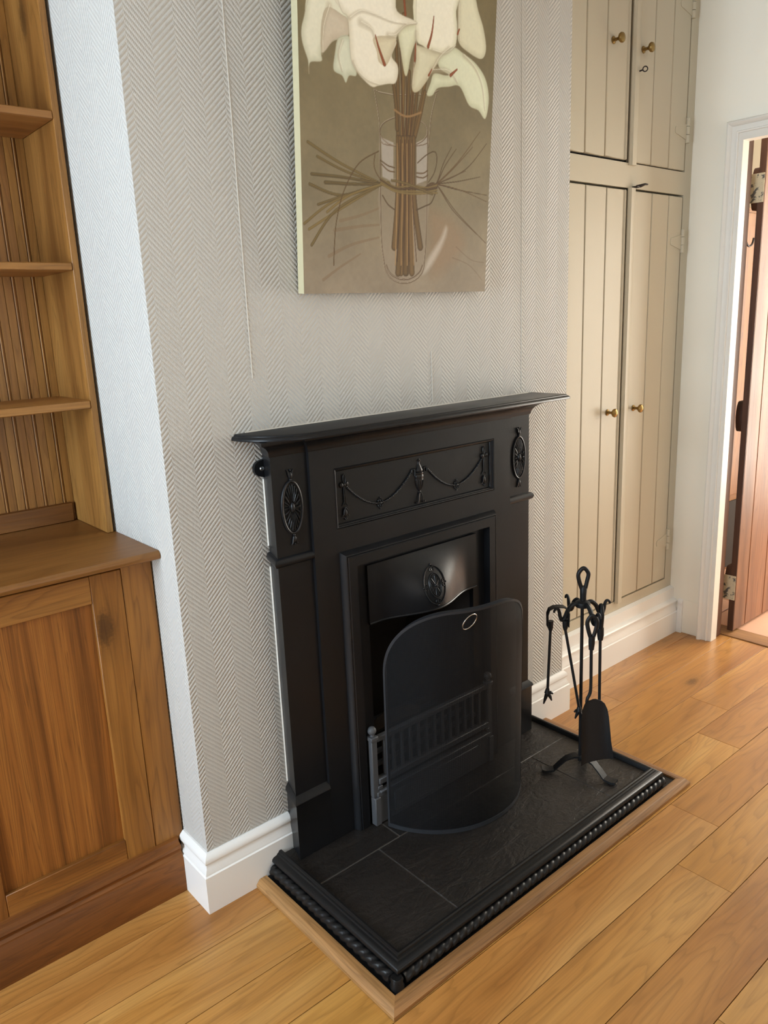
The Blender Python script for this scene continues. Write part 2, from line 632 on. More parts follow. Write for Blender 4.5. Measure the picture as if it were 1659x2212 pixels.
def window(name, x, y, z0, z1, w, axis):
    bm = B()
    d = 0.05

    def bar(u0, u1, v0, v1):
        if axis == 'y':
            box(bm, x - d, x + d * 0.2, y + u0, y + u1, v0, v1)
        else:
            box(bm, x + u0, x + u1, y - d, y + d * 0.2, v0, v1)
    bar(-w / 2, -w / 2 + 0.05, z0, z1)
    bar(w / 2 - 0.05, w / 2, z0, z1)
    bar(-w / 2 + 0.05, w / 2 - 0.05, z0, z0 + 0.05)
    bar(-w / 2 + 0.05, w / 2 - 0.05, z1 - 0.05, z1)
    return struct(obj(name, bm, M['gloss'], smooth=False))


window('window_1', -2.505, -0.50, 0.65, 2.25, 1.3, 'y')
window('window_2', 0.35, -3.755, 0.8, 2.2, 1.7, 'x')

SK = [(0, 0), (.022, 0), (.022, .104), (.0185, .107), (.0185, .112), (.0125, .122), (.0115, .133), (.0150, .1365), (.0160, .141), (.0135, .150), (.008, .156), (.004, .16), (0, .16)]
struct(obj('baseboard_chimney_left', sweep(B(), [(0, .1285), (0, 0), (.243, 0)], SK, -1), M['gloss']), 'white moulded skirting left of the fireplace')
struct(obj('baseboard_chimney_right', sweep(B(), [(1.19, 0), (1.465, 0), (1.465, .074)], SK, -1), M['gloss']), 'white moulded skirting right of the fireplace')
SKC = [(0, 0), (.045, 0), (.045, .098), (.041, .101), (.041, .107), (.034, .118), (.033, .135), (.0375, .139), (.038, .147), (.033, .153), (.02, .158), (.018, .205), (.0, .213)]
struct(obj('baseboard_cupboard', sweep(B(), [(1.4655, .12), (2.4395, .12)], SKC, -1), M['gloss']), 'cream moulded skirting below the cupboard')
SKR = [(o * 0.6, h) for o, h in SK]
struct(obj('baseboard_right', sweep(B(), [(2.44, .0745), (2.44, .052)], SKR, -1), M['gloss']), 'short white skirting between cupboard and door frame')
struct(obj('trim_1', bx(2.437, 2.44, -.029, .052, 0, 0.16, .0005), M['wall']), 'plain white plinth board beside the door frame')

ARC = [(0, 2.44), (0, 2.427), (.016, 2.425), (.018, 2.420), (.022, 2.418), (.025, 2.423), (.042, 2.4195), (.047, 2.412), (.054, 2.408), (.059, 2.409), (.062, 2.414), (.063, 2.44)]
struct(obj('trim_2', sweep(B(), [(-.092, 0), (-.092, 2.072), (-.898, 2.072), (-.898, 0)], ARC, -1, YZ), M['cream2']), 'white moulded architrave around the doorway')
bm = B()
box(bm, 2.4278, 2.4762, -.0922, -.0852, 0, 2.062)
box(bm, 2.426, 2.4762, -.9048, -.898, 0, 2.062)
box(bm, 2.426, 2.4762, -.9048, -.0852, 2.062, 2.0748)
struct(obj('trim_3', bm, M['cream2'], smooth=False), 'white lining inside the doorway')
struct(obj('trim_4', bx(2.4765, 2.530, -.086, -.040, 0, 2.1, .002), M['door_dark']), 'brown timber post behind the doorway lining')
struct(obj('trim_5', bx(2.535, 2.64, -.92, -.03, -.012, .004, .002), M['oak_edge_y']), 'oak threshold strip in the doorway')

# hall beyond the doorway
hallf = struct(obj('floor_hall', bx(2.535, 4.3, -2.6, 1.6, -.05, -.0125), M['grout'], smooth=False), 'tiled hall floor')
ty = [-2.6, -2.27, -1.94, -1.61, -1.28, -.95, -.62, -.29, .04, .37, .70, 1.03, 1.36]
for i in range(5):
    for y0 in ty[:-1]:
        x0 = 2.646 + i * .33
        obj('floor_tile', bx(x0 + .003, x0 + .327, y0 + .003, y0 + .327, -.0125, -.001, .002), M['terracotta'], hallf, smooth=False)
struct(obj('wall_hall_far', bx(2.53, 4.4, 1.6, 1.7, 0, HC), M['wall'], smooth=False))
struct(obj('wall_hall_near', bx(2.53, 4.4, -2.7, -2.6, 0, HC), M['wall'], smooth=False))
wall_hole('wall_hall_right', 4.3, 4.4, -2.7, 1.7, 0, HC, 'y', -1.60, -.10, .25, 2.15, M['wall'])
struct(obj('wall_hall_left', bx(2.44, 2.53, .72, 1.7, 0, HC), M['wall'], smooth=False))
struct(obj('ceiling_hall', bx(2.53, 4.4, -2.7, 1.7, HC, HC + .1), M['ceiling'], smooth=False))
window('window_3', 4.34, -.85, .25, 2.15, 1.5, 'y')

# boarded door, open into the hall
door = bpy.data.objects.new('door_1', None)
COL.objects.link(door)
door.location = (2.578, -.10, 0)
struct(door, 'brown ledged board door standing open')
px = [2.578, 2.693, 2.871, 3.03, 3.19, 3.345]
for x0, x1 in zip(px[:-1], px[1:]):
    obj('board', bx(x0 + .0018, x1 - .0018, -.1185, -.092, .012, 2.085, .0025), M['door_z'], door)
obj('hinge_edge', bx(2.5765, 2.5795, -.118, -.0925, .012, 2.085), M['door_dark'], door)
for zc, hh in ((1.90, .16), (.985, .13), (.235, .15)):
    pts = []
    for i in range(9):
        a = math.pi * (0.5 + i / 8)
        pts.append((2.600 + .022 * math.cos(a), zc + (hh / 2) * math.sin(a)))
    pts += [(3.32, zc - hh / 2), (3.32, zc + hh / 2)]
    obj('ledge', prism(B(), pts, -.092, -.064), M['door_dark'], door)
for z0, z1 in ((1.845, 1.955), (.160, .274)):
    h = obj('hinge', bx(2.5725, 2.5762, -.117, -.054, z0, z1, .0008), M['hinge'], door)
    tub = B()
    tube(tub, [(2.569, -.0485, z0), (2.569, -.0485, z1)], .0065, 10)
    obj('knuckle', tub, M['hinge'], h)

# ------------------------------------------------------------------ built-in cupboard in the right alcove
cup = thing('built_in_cupboard', 'tall cream painted cupboard with boarded doors beside the chimney breast', 'cupboard', (1.95, .13, .213))
CF = .12
bm = B()
box(bm, 1.4655, 1.606, CF, CF + .03, .2135, HC - .001)          # left stile
box(bm, 2.387, 2.4395, CF, CF + .03, .2135, HC - .001)          # right stile
box(bm, 1.606, 2.387, CF, CF + .03, .2135, .256)
box(bm, 1.606, 2.387, CF, CF + .03, 1.890, 1.976)
box(bm, 1.606, 2.387, CF, CF + .03, 2.66, HC - .001)
obj('face_frame', bm, M['cream'], cup, smooth=False)
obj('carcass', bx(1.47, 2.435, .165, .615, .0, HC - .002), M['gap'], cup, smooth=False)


def knob(parent, x, z, y0):
    b_ = B()
    lathe(b_, [(.003, 0), (.0125, -.0005), (.012, -.003), (.006, -.006), (.005, -.018), (.009, -.024), (.0155, -.029), (.017, -.034), (.015, -.039), (.008, -.0425), (.001, -.0435)],
          (x, y0, z), 'y', 18)
    return obj('knob', b_, M['brass'], parent)


def strap_hinge(parent, x, z0, z1, dirn, y0):
    b_ = B()
    L = (z1 - z0)
    for i in range(3):
        tube(b_, [(x, y0 - .004, z0 + L * i / 3 + .0008), (x, y0 - .004, z0 + L * (i + 1) / 3 - .0008)], .0085, 12)
    h_ = obj('hinge', b_, M['cream'], parent)
    zc = (z0 + z1) / 2 - .004
    x1 = x + dirn * .085
    obj('strap', prism(B(), [(x + dirn * .004, zc - .03), (x1, zc - .012), (x1 + dirn * .004, zc), (x1, zc + .012), (x + dirn * .004, zc + .03)][::dirn], y0 - .0025, y0), M['cream'], h_)


def cup_door(x0, x1, cuts, z0, z1, bead_right, cover_left, knob_xz, hinges, tilt=0.0):
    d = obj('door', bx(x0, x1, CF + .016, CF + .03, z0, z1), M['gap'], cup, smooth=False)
    xs = [x0] + cuts + [x1]
    for a, b in zip(xs[:-1], xs[1:]):
        obj('board', bx(a + .0016, b - .0016, CF, CF + .016, z0 + .001, z1 - .001, .003), M['cream'], d)
    if bead_right:
        obj('edge_bead', sweep(B(), [(x1 - .016, z0 + .002), (x1 - .016, z1 - .002)], [(-.006, CF), (-.004, CF - .003), (0, CF - .0045), (.004, CF - .003), (.006, CF)], 1, XZ), M['cream'], d)
    if cover_left:
        obj('cover_strip', sweep(B(), [(x0 + .014, z0 - .012), (x0 + .014, z1 + (.004 if z1 > 2 else .006))],
                                 [(-.019, CF), (-.019, CF - .010), (-.014, CF - .013), (.012, CF - .013), (.016, CF - .006), (.019, CF - .004), (.019, CF)], 1, XZ), M['cream'], d)
    knob(d, knob_xz[0], knob_xz[1], CF)
    for hx, ha, hb, dn in hinges:
        strap_hinge(d, hx, ha, hb, dn, CF)
    return d


cup_door(1.608, 1.982, [1.722, 1.850], .260, 1.884, True, False, (1.893, 1.065), [(1.606, .375, .475, 1), (1.606, 1.67, 1.76, 1)])
dl = cup_door(1.990, 2.384, [2.155, 2.278], .260, 1.884, False, True, (2.075, 1.064), [(2.388, .398, .492, -1), (2.388, 1.668, 1.760, -1)])
cup_door(1.608, 1.976, [1.712, 1.832], 1.984, 2.655, True, False, (1.866, 2.361), [(1.606, 2.09, 2.18, 1)])
du = cup_door(1.988, 2.384, [2.135, 2.262], 1.980, 2.655, False, True, (2.056, 2.363), [(2.388, 2.083, 2.175, -1), (2.388, 2.525, 2.61, -1)])


def key(name, x, y, z, s, tiltz):
    b_ = B()
    tube(b_, [(x, y, z), (x + .006 * s, y - .022 * s, z + tiltz)], .0028 * s, 8)
    c = Vector((x + .008 * s, y - .032 * s, z + tiltz * 1.4))
    tube(b_, [c + Vector((.0045 * math.cos(a) * s, -.007 * s * math.cos(a), .0085 * s * math.sin(a))) for a in [2 * math.pi * i / 14 for i in range(14)]], .0022 * s, 8, closed=True)
    return b_


obj('key', key('key', 2.013, CF, 2.2815, 1.0, .004), M['key'], du)
bm = B()
box(bm, 2.012, 2.030, CF - .022, CF + .001, 1.8905, 1.8965, .001)
tube(bm, [(2.022, CF - .012, 1.897), (2.040, CF - .018, 1.898), (2.052, CF - .03, 1.903), (2.066, CF - .032, 1.903)], [.003, .006, .004, .003], 8)
obj('catch', bm, M['key'], dl)

# ------------------------------------------------------------------ pine dresser in the left alcove
cab = thing('pine_cabinet', 'orange pine base cabinet with panelled doors in the left alcove', 'cabinet', (-.75, .3, 0))
XL = -1.52
CY = .13
obj('carcass', bx(XL, -.004, CY + .022, .60, .0, .9205), M['pine_x'], cab, smooth=False)
obj('stile', bx(-.0795, -.004, CY, CY + .022, .137, .9205, .001), M['pine_z'], cab)
obj('top_rail', bx(XL, -.0795, CY + .003, CY + .022, .9065, .9205), M['pine_x'], cab)
for dx in (0, -.445, -.89):
    x0, x1 = -.5115 + dx, -.0805 + dx
    d = obj('door', bx(x0 + .07, x1 - .07, CY + .010, CY + .020, .2, .842), M['pine_panel'], cab, smooth=False)
    obj('door_stile', bx(x1 - .0745, x1, CY - .001, CY + .021, .140, .905, .0016), M['pine_z'], d)
    obj('door_stile', bx(x0, x0 + .0725, CY - .001, CY + .021, .140, .905, .0016), M['pine_z'], d)
    obj('door_rail', bx(x0 + .0725, x1 - .0745, CY - .001, CY + .021, .838, .905, .0016), M['pine_x'], d)
    obj('door_rail', bx(x0 + .0725, x1 - .0745, CY - .001, CY + .021, .140, .206, .0016), M['pine_x'], d)
PLN = [(0, 0), (.030, 0), (.030, .100), (.027, .104), (.027, .110), (.020, .116), (.020, .121), (.024, .127), (.022, .134), (.012, .139), (.010, .147), (0, .150)]
obj('plinth', sweep(B(), [(XL, CY), (-.0225, CY)], PLN, -1), M['pine_dark'], cab)

top = obj('cabinet_top', sweep(B(), [(XL, .60), (-.0015, .60)], [(0, .921), (.515, .921), (.5225, .924), (.5255, .9305), (.525, .936), (.519, .9425), (.515, .9432), (0, .9432)], -1), M['pine_top'])
tag(top, 'brown pine cabinet top with rounded front edge below the shelf rack', 'cabinet top')

rack = thing('shelf_rack', 'pine shelf rack with beaded back boards standing on the cabinet top', 'shelf rack', (-.75, .45, .9435))
RF = .334
obj('side_panel', bx(-.0245, -.0085, RF, .582, .944, 2.34, .0012), M['rack_z'], rack)
obj('side_panel', bx(XL, XL + .018, RF, .582, .944, 2.34, .0012), M['rack_z'], rack)
for z0, z1 in ((1.9255, 1.944), (1.595, 1.6135), (1.266, 1.287)):
    obj('shelf', bx(XL + .0185, -.0250, RF - .001, .5585, z0, z1, .0022), M['rack_x'], rack)
obj('top_board', bx(XL, -.0085, RF - .01, .585, 2.3405, 2.362, .002), M['rack_x'], rack)
for k in range(30):
    xr = -.0245 - .0495 * k
    if xr - .0495 < XL + .018:
        break
    p = [(0, .576), (0, .5605), (-.0014, .5603), (-.0018, .566), (-.0205, .566), (-.0005, .5600)]
    w = .0495
    xo = xr - w
    prof = [(0, .576), (0, .562), (.0008, .5598), (.0188, .5598), (.0194, .5640), (.0212, .5640), (.0218, .5608), (.0245, .5594), (.0272, .5608), (.0278, .5640), (.0296, .5640), (.0302, .5598), (.0485, .5598), (.0494, .562), (.0494, .576)]
    obj('back_board', prism(B(), [(xo + a, b) for a, b in prof], .944, 2.34, XY), M['rack_z'], rack, angle=60)
obj('upstand', bx(XL + .02, -.034, .5455, .5588, .9437, .9965, .002), M['pine_top'], rack)

# tall pine cupboard in the hall, glimpsed through the hinge gap
hc = thing('hall_cupboard', 'orange pine cupboard in the hall seen through the door hinge gap', 'cupboard', (3.4, .45, 0))
obj('body', bx(3.02, 3.85, .33, .70, .0, 1.93, .003), M['pine_x'], hc, smooth=False)
for x0, x1 in ((3.03, 3.25), (3.255, 3.475), (3.48, 3.70)):
    obj('board', bx(x0, x1, .312, .3295, .44, 1.90, .002), M['pine_z'], hc)
obj('recess_shade_panel', bx(3.03, 3.70, .318, .3295, .02, .40, .002), M['gap'], hc, smooth=False)  # flat dark panel, its colour paints the shade of a low opening
hk = B()
tube(hk, smooth_pts([(3.31, .3115, 1.80), (3.31, .290, 1.79), (3.31, .285, 1.755), (3.335, .283, 1.735), (3.365, .281, 1.745), (3.378, .280, 1.775)], 4), .005, 8)
obj('hook', hk, M['key'], hc)

# ------------------------------------------------------------------ hearth
XC = .7055
HZ = .062
hearth = thing('hearth', 'raised black slate hearth with a moulded rope edged kerb', 'hearth', (.72, -.27, 0))
bm = B()
box(bm, .150, 1.320, -.541, -.0225, .0005, .018, .001)
box(bm, .205, 1.236, -.494, -.0225, .018, .047)
obj('base_slab', bm, M['iron_kerb'], hearth, smooth=False)
KERB = [(0, .048), (0, .070), (.003, .0745), (.008, .0755), (.0115, .0735), (.0125, .0700), (.0165, .0690), (.0185, .0655), (.0225, .0645), (.0295, .0625), (.0335, .0585), (.0345, .0535), (.0325, .0490), (.0250, .0470), (.0240, .018), (0, .018)]
obj('kerb', sweep(B(), [(.204, -.0225), (.204, -.494), (1.237, -.494), (1.237, -.0225)], KERB, -1), M['iron_kerb'], hearth)


def rope(p0, p1, r, sp, lobes=3):
    p0, p1 = Vector(p0), Vector(p1)
    L = (p1 - p0).length
    d = (p1 - p0).normalized()
    a = Vector((0, 0, 1))
    b = d.cross(a)
    m = int(L / .0026)
    n = 18
    bm = B()
    rings = []
    for i in range(m + 1):
        s = L * i / m
        c = p0 + d * s
        ring = []
        for j in range(n):
            th = 2 * math.pi * j / n
            ph = lobes * th + 2 * math.pi * s / sp
            rr = r * (0.74 + 0.26 * abs(math.cos(ph / 2)) ** 0.8)
            ring.append(bm.verts.new(c + (a * math.cos(th) + b * math.sin(th)) * rr))
        rings.append(ring)
    for i in range(m):
        for j in range(n):
            bm.faces.new((rings[i][j], rings[i][(j + 1) % n], rings[i + 1][(j + 1) % n], rings[i + 1][j]))
    bm.faces.new(rings[0][::-1])
    bm.faces.new(rings[-1])
    return bm


obj('rope_moulding', rope((.168, -.030, .0335), (.168, -.512, .0335), .0150, .026), M['iron_kerb'], hearth, angle=80)
obj('rope_moulding', rope((.186, -.527, .0335), (1.268, -.527, .0335), .0135, .024, 2), M['iron_kerb'], hearth, angle=80)
bm = B()
lathe(bm, [(.016, .018), (.017, .026), (.014, .034), (.015, .042), (.012, .047)], (.169, -.5265, 0), 'z', 10)
obj('corner_block', bm, M['iron_kerb'], hearth)
# slates
TG = .0012
YJ = -.190
for x0, x1, y0, y1 in ((.204, .4018, -.494, YJ), (.4018, 1.0475, -.494, YJ), (1.0475, 1.237, -.494, YJ),
                       (.204, .4800, YJ, -.0226), (.4800, .9500, YJ, -.0226), (.9500, 1.237, YJ, -.0226)):
    obj('tile', bx(x0 + TG, x1 - TG, y0 + TG, y1 - TG, .0475, HZ - .0005 + random.uniform(-.0006, .0004), .0015), M['slate'], hearth, smooth=False)
obj('joint_fill', bx(.206, 1.235, -.492, -.024, .047, .0600), M['dark_grout'], hearth, smooth=False)

edging = thing('hearth_edging', 'narrow oak strip laid on the floor around the black hearth', 'edging', (.74, -.55, 0))
ED = [(0, .0008), (.032, .0008), (.032, .010), (.022, .0215), (.018, .0225), (0, .0225)]
def edge_piece(path, ax):
    return obj('strip', sweep(B(), path, ED, -1), M['oak_edge'] if ax == 'x' else M['oak_edge_y'], edging)
def miter(pts):
    bm = B()
    return bm
# three strips with mitred corners
ex0, ex1, ey, ez = .149, 1.322, -.542, .0225
def strip(quad_in_a, quad_in_b, da, db, mat):
    """Loft of the edging section between two mitred ends; da/db give the outward direction at each end."""
    bm = B()
    ra = [bm.verts.new((quad_in_a[0] + da[0] * o, quad_in_a[1] + da[1] * o, h)) for o, h in ED]
    rb = [bm.verts.new((quad_in_b[0] + db[0] * o, quad_in_b[1] + db[1] * o, h)) for o, h in ED]
    n = len(ED)
    for j in range(n):
        bm.faces.new((ra[j], ra[(j + 1) % n], rb[(j + 1) % n], rb[j]))
    bm.faces.new(ra[::-1])
    bm.faces.new(rb)
    return obj('strip', bm, mat, edging)
strip((ex0, -.0228), (ex0, ey), (-1, 0), (-1, -1), M['oak_edge_y'])
strip((ex0, ey), (ex1, ey), (-1, -1), (1, -1), M['oak_edge'])
strip((ex1, ey), (ex1, -.0228), (1, -1), (1, 0), M['oak_edge_y'])

# ------------------------------------------------------------------ cast iron fireplace
fp = thing('cast_iron_fireplace', 'black cast iron fireplace surround with mantel shelf and swag frieze', 'fireplace', (XC, -.04, HZ))
IR = M['iron']
mx = lambda x: 2 * XC - x


def ellipse(cx, cz, rx, rz, y, n=40):
    return [(cx + rx * math.cos(2 * math.pi * i / n), y, cz + rz * math.sin(2 * math.pi * i / n)) for i in range(n)]


def patera(cx, cz, y):
    bm = B()
    tube(bm, ellipse(cx, cz, .0285, .0645, y - .002, 48), .0034, 8, closed=True)
    tube(bm, ellipse(cx, cz, .0235, .0585, y - .0015, 48), .0018, 6, closed=True)
    n = 22
    for i in range(n):
        a = 2 * math.pi * i / n
        ca, sa = math.cos(a), math.sin(a)
        tube(bm, [(cx + .0085 * ca, y - .003, cz + .018 * sa), (cx + .0160 * ca, y - .0048, cz + .038 * sa), (cx + .0225 * ca, y - .002, cz + .0565 * sa)],
             [.0008, .0018, .0028], 6)
    ball(bm, (cx, y - .001, cz), 1.0, .0062, .008, .014, 14, 10)
    tube(bm, ellipse(cx, cz, .0078, .0160, y - .002, 24), .0012, 6, closed=True)
    return bm


def leaf_finial(cx, cz, y, s):
    bm = B()
    ball(bm, (cx, y - .002, cz), 1, .0032, .004, .0032, 10, 6)
    ball(bm, (cx, y - .002, cz + s * .011), 1, .0052, .005, .010, 12, 8)
    for k in (-1, 1):
        tube(bm, [(cx, y - .003, cz + s * .004), (cx + k * .005, y - .004, cz + s * .012), (cx + k * .0055, y - .003, cz + s * .020), (cx + k * .0095, y - .003, cz + s * .0245)],
             [.002, .0024, .002, .0014], 6)
    ball(bm, (cx, y - .002, cz + s * .023), 1, .0022, .003, .0032, 8, 6)
    return bm


for side in (0, 1):
    f = (lambda x: x) if side == 0 else mx
    sh = obj('pilaster', prism(B(), [(f(.230), -.070), (f(.333), -.070), (f(.333), 0), (f(.252), 0)], .20, 1.155, XY), IR, fp)
    path = [(f(.252), -.001), (f(.230), -.070), (f(.333), -.070)]
    sd = -1 if side == 0 else 1
    obj('capping_band', sweep(B(), path, [(-.001, .876), (.004, .876), (.0085, .880), (.0105, .887), (.0085, .894), (.004, .898), (-.001, .899)], sd), IR, sh)
    obj('patera', patera(f(.2815), 1.0185, -.070), IR, sh)
    obj('leaf', leaf_finial(f(.2815), 1.0870, -.070, 1), IR, sh)
    obj('leaf', leaf_finial(f(.2815), .9500, -.070, -1), IR, sh)
    base = [(f(.2225), -.0805), (f(.333), -.0805), (f(.333), 0), (f(.246), 0)]
    top_ = [(f(.2290), -.0705), (f(.333), -.0705), (f(.333), 0), (f(.251), 0)]
    bm = B()
    lo = [bm.verts.new((x, y, HZ)) for x, y in base]
    m1 = [bm.verts.new((x, y, .222)) for x, y in base]
    m2 = [bm.verts.new((f(.2185) if i in (0,) else (f(.242) if i == 3 else p[0]), p[1] - (.004 if i < 2 else 0), .228)) for i, p in enumerate(base)]
    m3 = [bm.verts.new((f(.2205) if i in (0,) else (f(.244) if i == 3 else p[0]), p[1] - (.001 if i < 2 else 0), .236)) for i, p in enumerate(base)]
    hi = [bm.verts.new((x, y, .246)) for x, y in top_]
    bm.faces.new(lo[::-1])
    bm.faces.new(hi)
    for a, b in ((lo, m1), (m1, m2), (m2, m3), (m3, hi)):
        for i in range(4):
            bm.faces.new((a[i], a[(i + 1) % 4], b[(i + 1) % 4], b[i]))
    obj('plinth_block', bm, IR, fp)

bm = B()
FY = -.080
box(bm, .333, .4305, FY, 0, HZ, .9375)
box(bm, mx(.4305), mx(.333), FY, 0, HZ, .9375)
box(bm, .4305, mx(.4305), FY, 0, .856, .9375)
box(bm, .333, .4056, FY, 0, .9375, 1.0955)
box(bm, mx(.4056), mx(.333), FY, 0, .9375, 1.0955)
box(bm, .333, mx(.333), FY, 0, 1.0955, 1.156)
obj('front_plate', bm, IR, fp, smooth=False)
CAV = [(-.004, 1.148), (.002, 1.148), (.0035, 1.152), (.0035, 1.156), (.006, 1.163), (.012, 1.171), (.021, 1.1775), (.0255, 1.1795), (.0265, 1.183), (.0265, 1.1885), (-.004, 1.1885)]
obj('cornice', sweep(B(), [(.2525, -.001), (.230, -.070), (.333, -.070), (.333, -.080), (mx(.333), -.080), (mx(.333), -.070), (mx(.230), -.070), (mx(.2525), -.001)], CAV, -1), IR, fp)

# mantel shelf: rounded left corner, square right end
sp = [(.1720, 0)]
for i in range(1, 13):
    a = math.pi / 2 * i / 12
    sp.append((.172 + .145 * (1 - math.cos(a)), -.146 * math.sin(a)))
sp += [(.6, -.146), (1.285, -.146), (1.292, -.143), (1.295, -.136), (1.295, 0)]
def shelf_loop(off, z, bm):
    P = [Vector(p) for p in sp]
    out = []
    for i, p in enumerate(P):
        d0 = (p - P[i - 1]).normalized() if i > 0 else (P[1] - p).normalized()
        d1 = (P[i + 1] - p).normalized() if i < len(P) - 1 else d0
        n0, n1 = Vector((-d0.y, d0.x)), Vector((-d1.y, d1.x))
        m = n0 + n1
        m = m / max(m.dot(n0), .2)
        q = p + m * off
        if i in (0, len(P) - 1):
            q.y = 0
        out.append(bm.verts.new((q.x, q.y, z)))
    return out
bm = B()
loops = [shelf_loop(o, z, bm) for o, z in ((.006, 1.1885), (.001, 1.1890), (0, 1.1905), (.0008, 1.1945), (.0040, 1.1982), (.0085, 1.1996), (.0088, 1.2015), (.0115, 1.2035))]
for a, b in zip(loops[:-1], loops[1:]):
    n = len(a)
    for i in range(n):
        bm.faces.new((a[i], a[(i + 1) % n], b[(i + 1) % n], b[i]))
bm.faces.new(loops[0][::-1])
bm.faces.new(loops[-1])
obj('mantel_shelf', bm, IR, fp, angle=50)

# fixing lug on the wall
bm = B()
pts = [(.2610, 1.137)] + [(.2400 + .0185 * math.cos(a), 1.113 + .0195 * math.sin(a)) for a in [R(110 + 140 * i / 10) for i in range(11)]] + [(.2610, 1.088)]
prism(bm, pts, -.0005, -.010)
lug = obj('fixing_lug', bm, IR, fp)
bm = B()
lathe(bm, [(.001, -.0135), (.005, -.013), (.0062, -.011), (.0062, -.0095)], (.2425, 0, 1.113), 'y', 12)
obj('screw', bm, M['steel'], lug)

bm = B()
tube(bm, [(.2512, -.0008, .252), (.2512, -.0008, .86)], .0035, 6)
tube(bm, [(.2512, -.0008, .915), (.2512, -.0008, 1.085)], .0035, 6)
tube(bm, [(.21, -.001, 1.2035), (.70, -.001, 1.2035), (1.26, -.001, 1.2035)], .0022, 6)
obj('caulk_bead', bm, M['caulk'], fp)
# frieze with urn and swags
fr = obj('frieze_panel', bx(.4057, mx(.4057), -.070, -.0005, .9376, 1.0954), IR, fp, smooth=False)
BEAD = [(0, -.0695), (0, -.079), (.003, -.0815), (.0055, -.080), (.006, -.0765), (.0085, -.0750), (.0105, -.0725), (.011, -.0695)]
obj('bead_frame', sweep(B(), [(.4057, .9376), (mx(.4057), .9376), (mx(.4057), 1.0954), (.4057, 1.0954)], BEAD, 1, XZ, closed=True), IR, fr)
FB = -.070
bm = B()
prof = [(.001, 1.0770), (.0035, 1.0755), (.0045, 1.0735), (.0070, 1.0725), (.0062, 1.0700), (.0032, 1.0685), (.0032, 1.0625), (.0060, 1.0570), (.0100, 1.0500), (.0128, 1.0455), (.0130, 1.0420),
        (.0115, 1.0400), (.0150, 1.0385), (.0152, 1.0335), (.0140, 1.0320), (.0150, 1.0300), (.0150, 1.0240), (.0142, 1.0228), (.0146, 1.0200), (.0135, 1.0100), (.0105, .9980), (.0055, .9885), (.0035, .9860), (.0052, .9845), (.0052, .9825), (.003, .9805), (.003, .960), (.0012, .952)]
lathe(bm, prof[::-1], (XC, FB, 0), 'z', 18, 1.0, 0.62)
urn = obj('urn', bm, IR, fr)
bm = B()
for i in range(7):
    a = math.pi * (1 + (i + .5) / 7)
    tube(bm, [(XC + r_ * math.cos(a), FB + r_ * .66 * math.sin(a), z_) for r_, z_ in ((.0142, 1.0170), (.0136, 1.0100), (.0108, .9990), (.0058, .9895))], [.0013, .0014, .0013, .0008], 6)
for k in (-1, 1):
    tube(bm, smooth_pts([(XC + k * .002, FB - .003, .981), (XC + k * .0060, FB - .004, .972), (XC + k * .0065, FB - .004, .962), (XC + k * .0095, FB - .004, .9535), (XC + k * .0145, FB - .004, .9525), (XC + k * .0160, FB - .004, .9570)], 4),
         .0022, 6)
    hx = XC + k * .0225
    for a, b in (((hx + k * .006, 1.050), (hx - k * .006, 1.050)), ((hx + k * .006, 1.050), (hx + k * .006, 1.040)), ((hx - k * .006, 1.050), (hx - k * .006, 1.030)), ((hx + k * .006, 1.040), (hx + k * .002, 1.040))):
        tube(bm, [(a[0], FB - .002, a[1]), (b[0], FB - .002, b[1])], .0021, 6)
obj('urn_trim', bm, IR, fr)
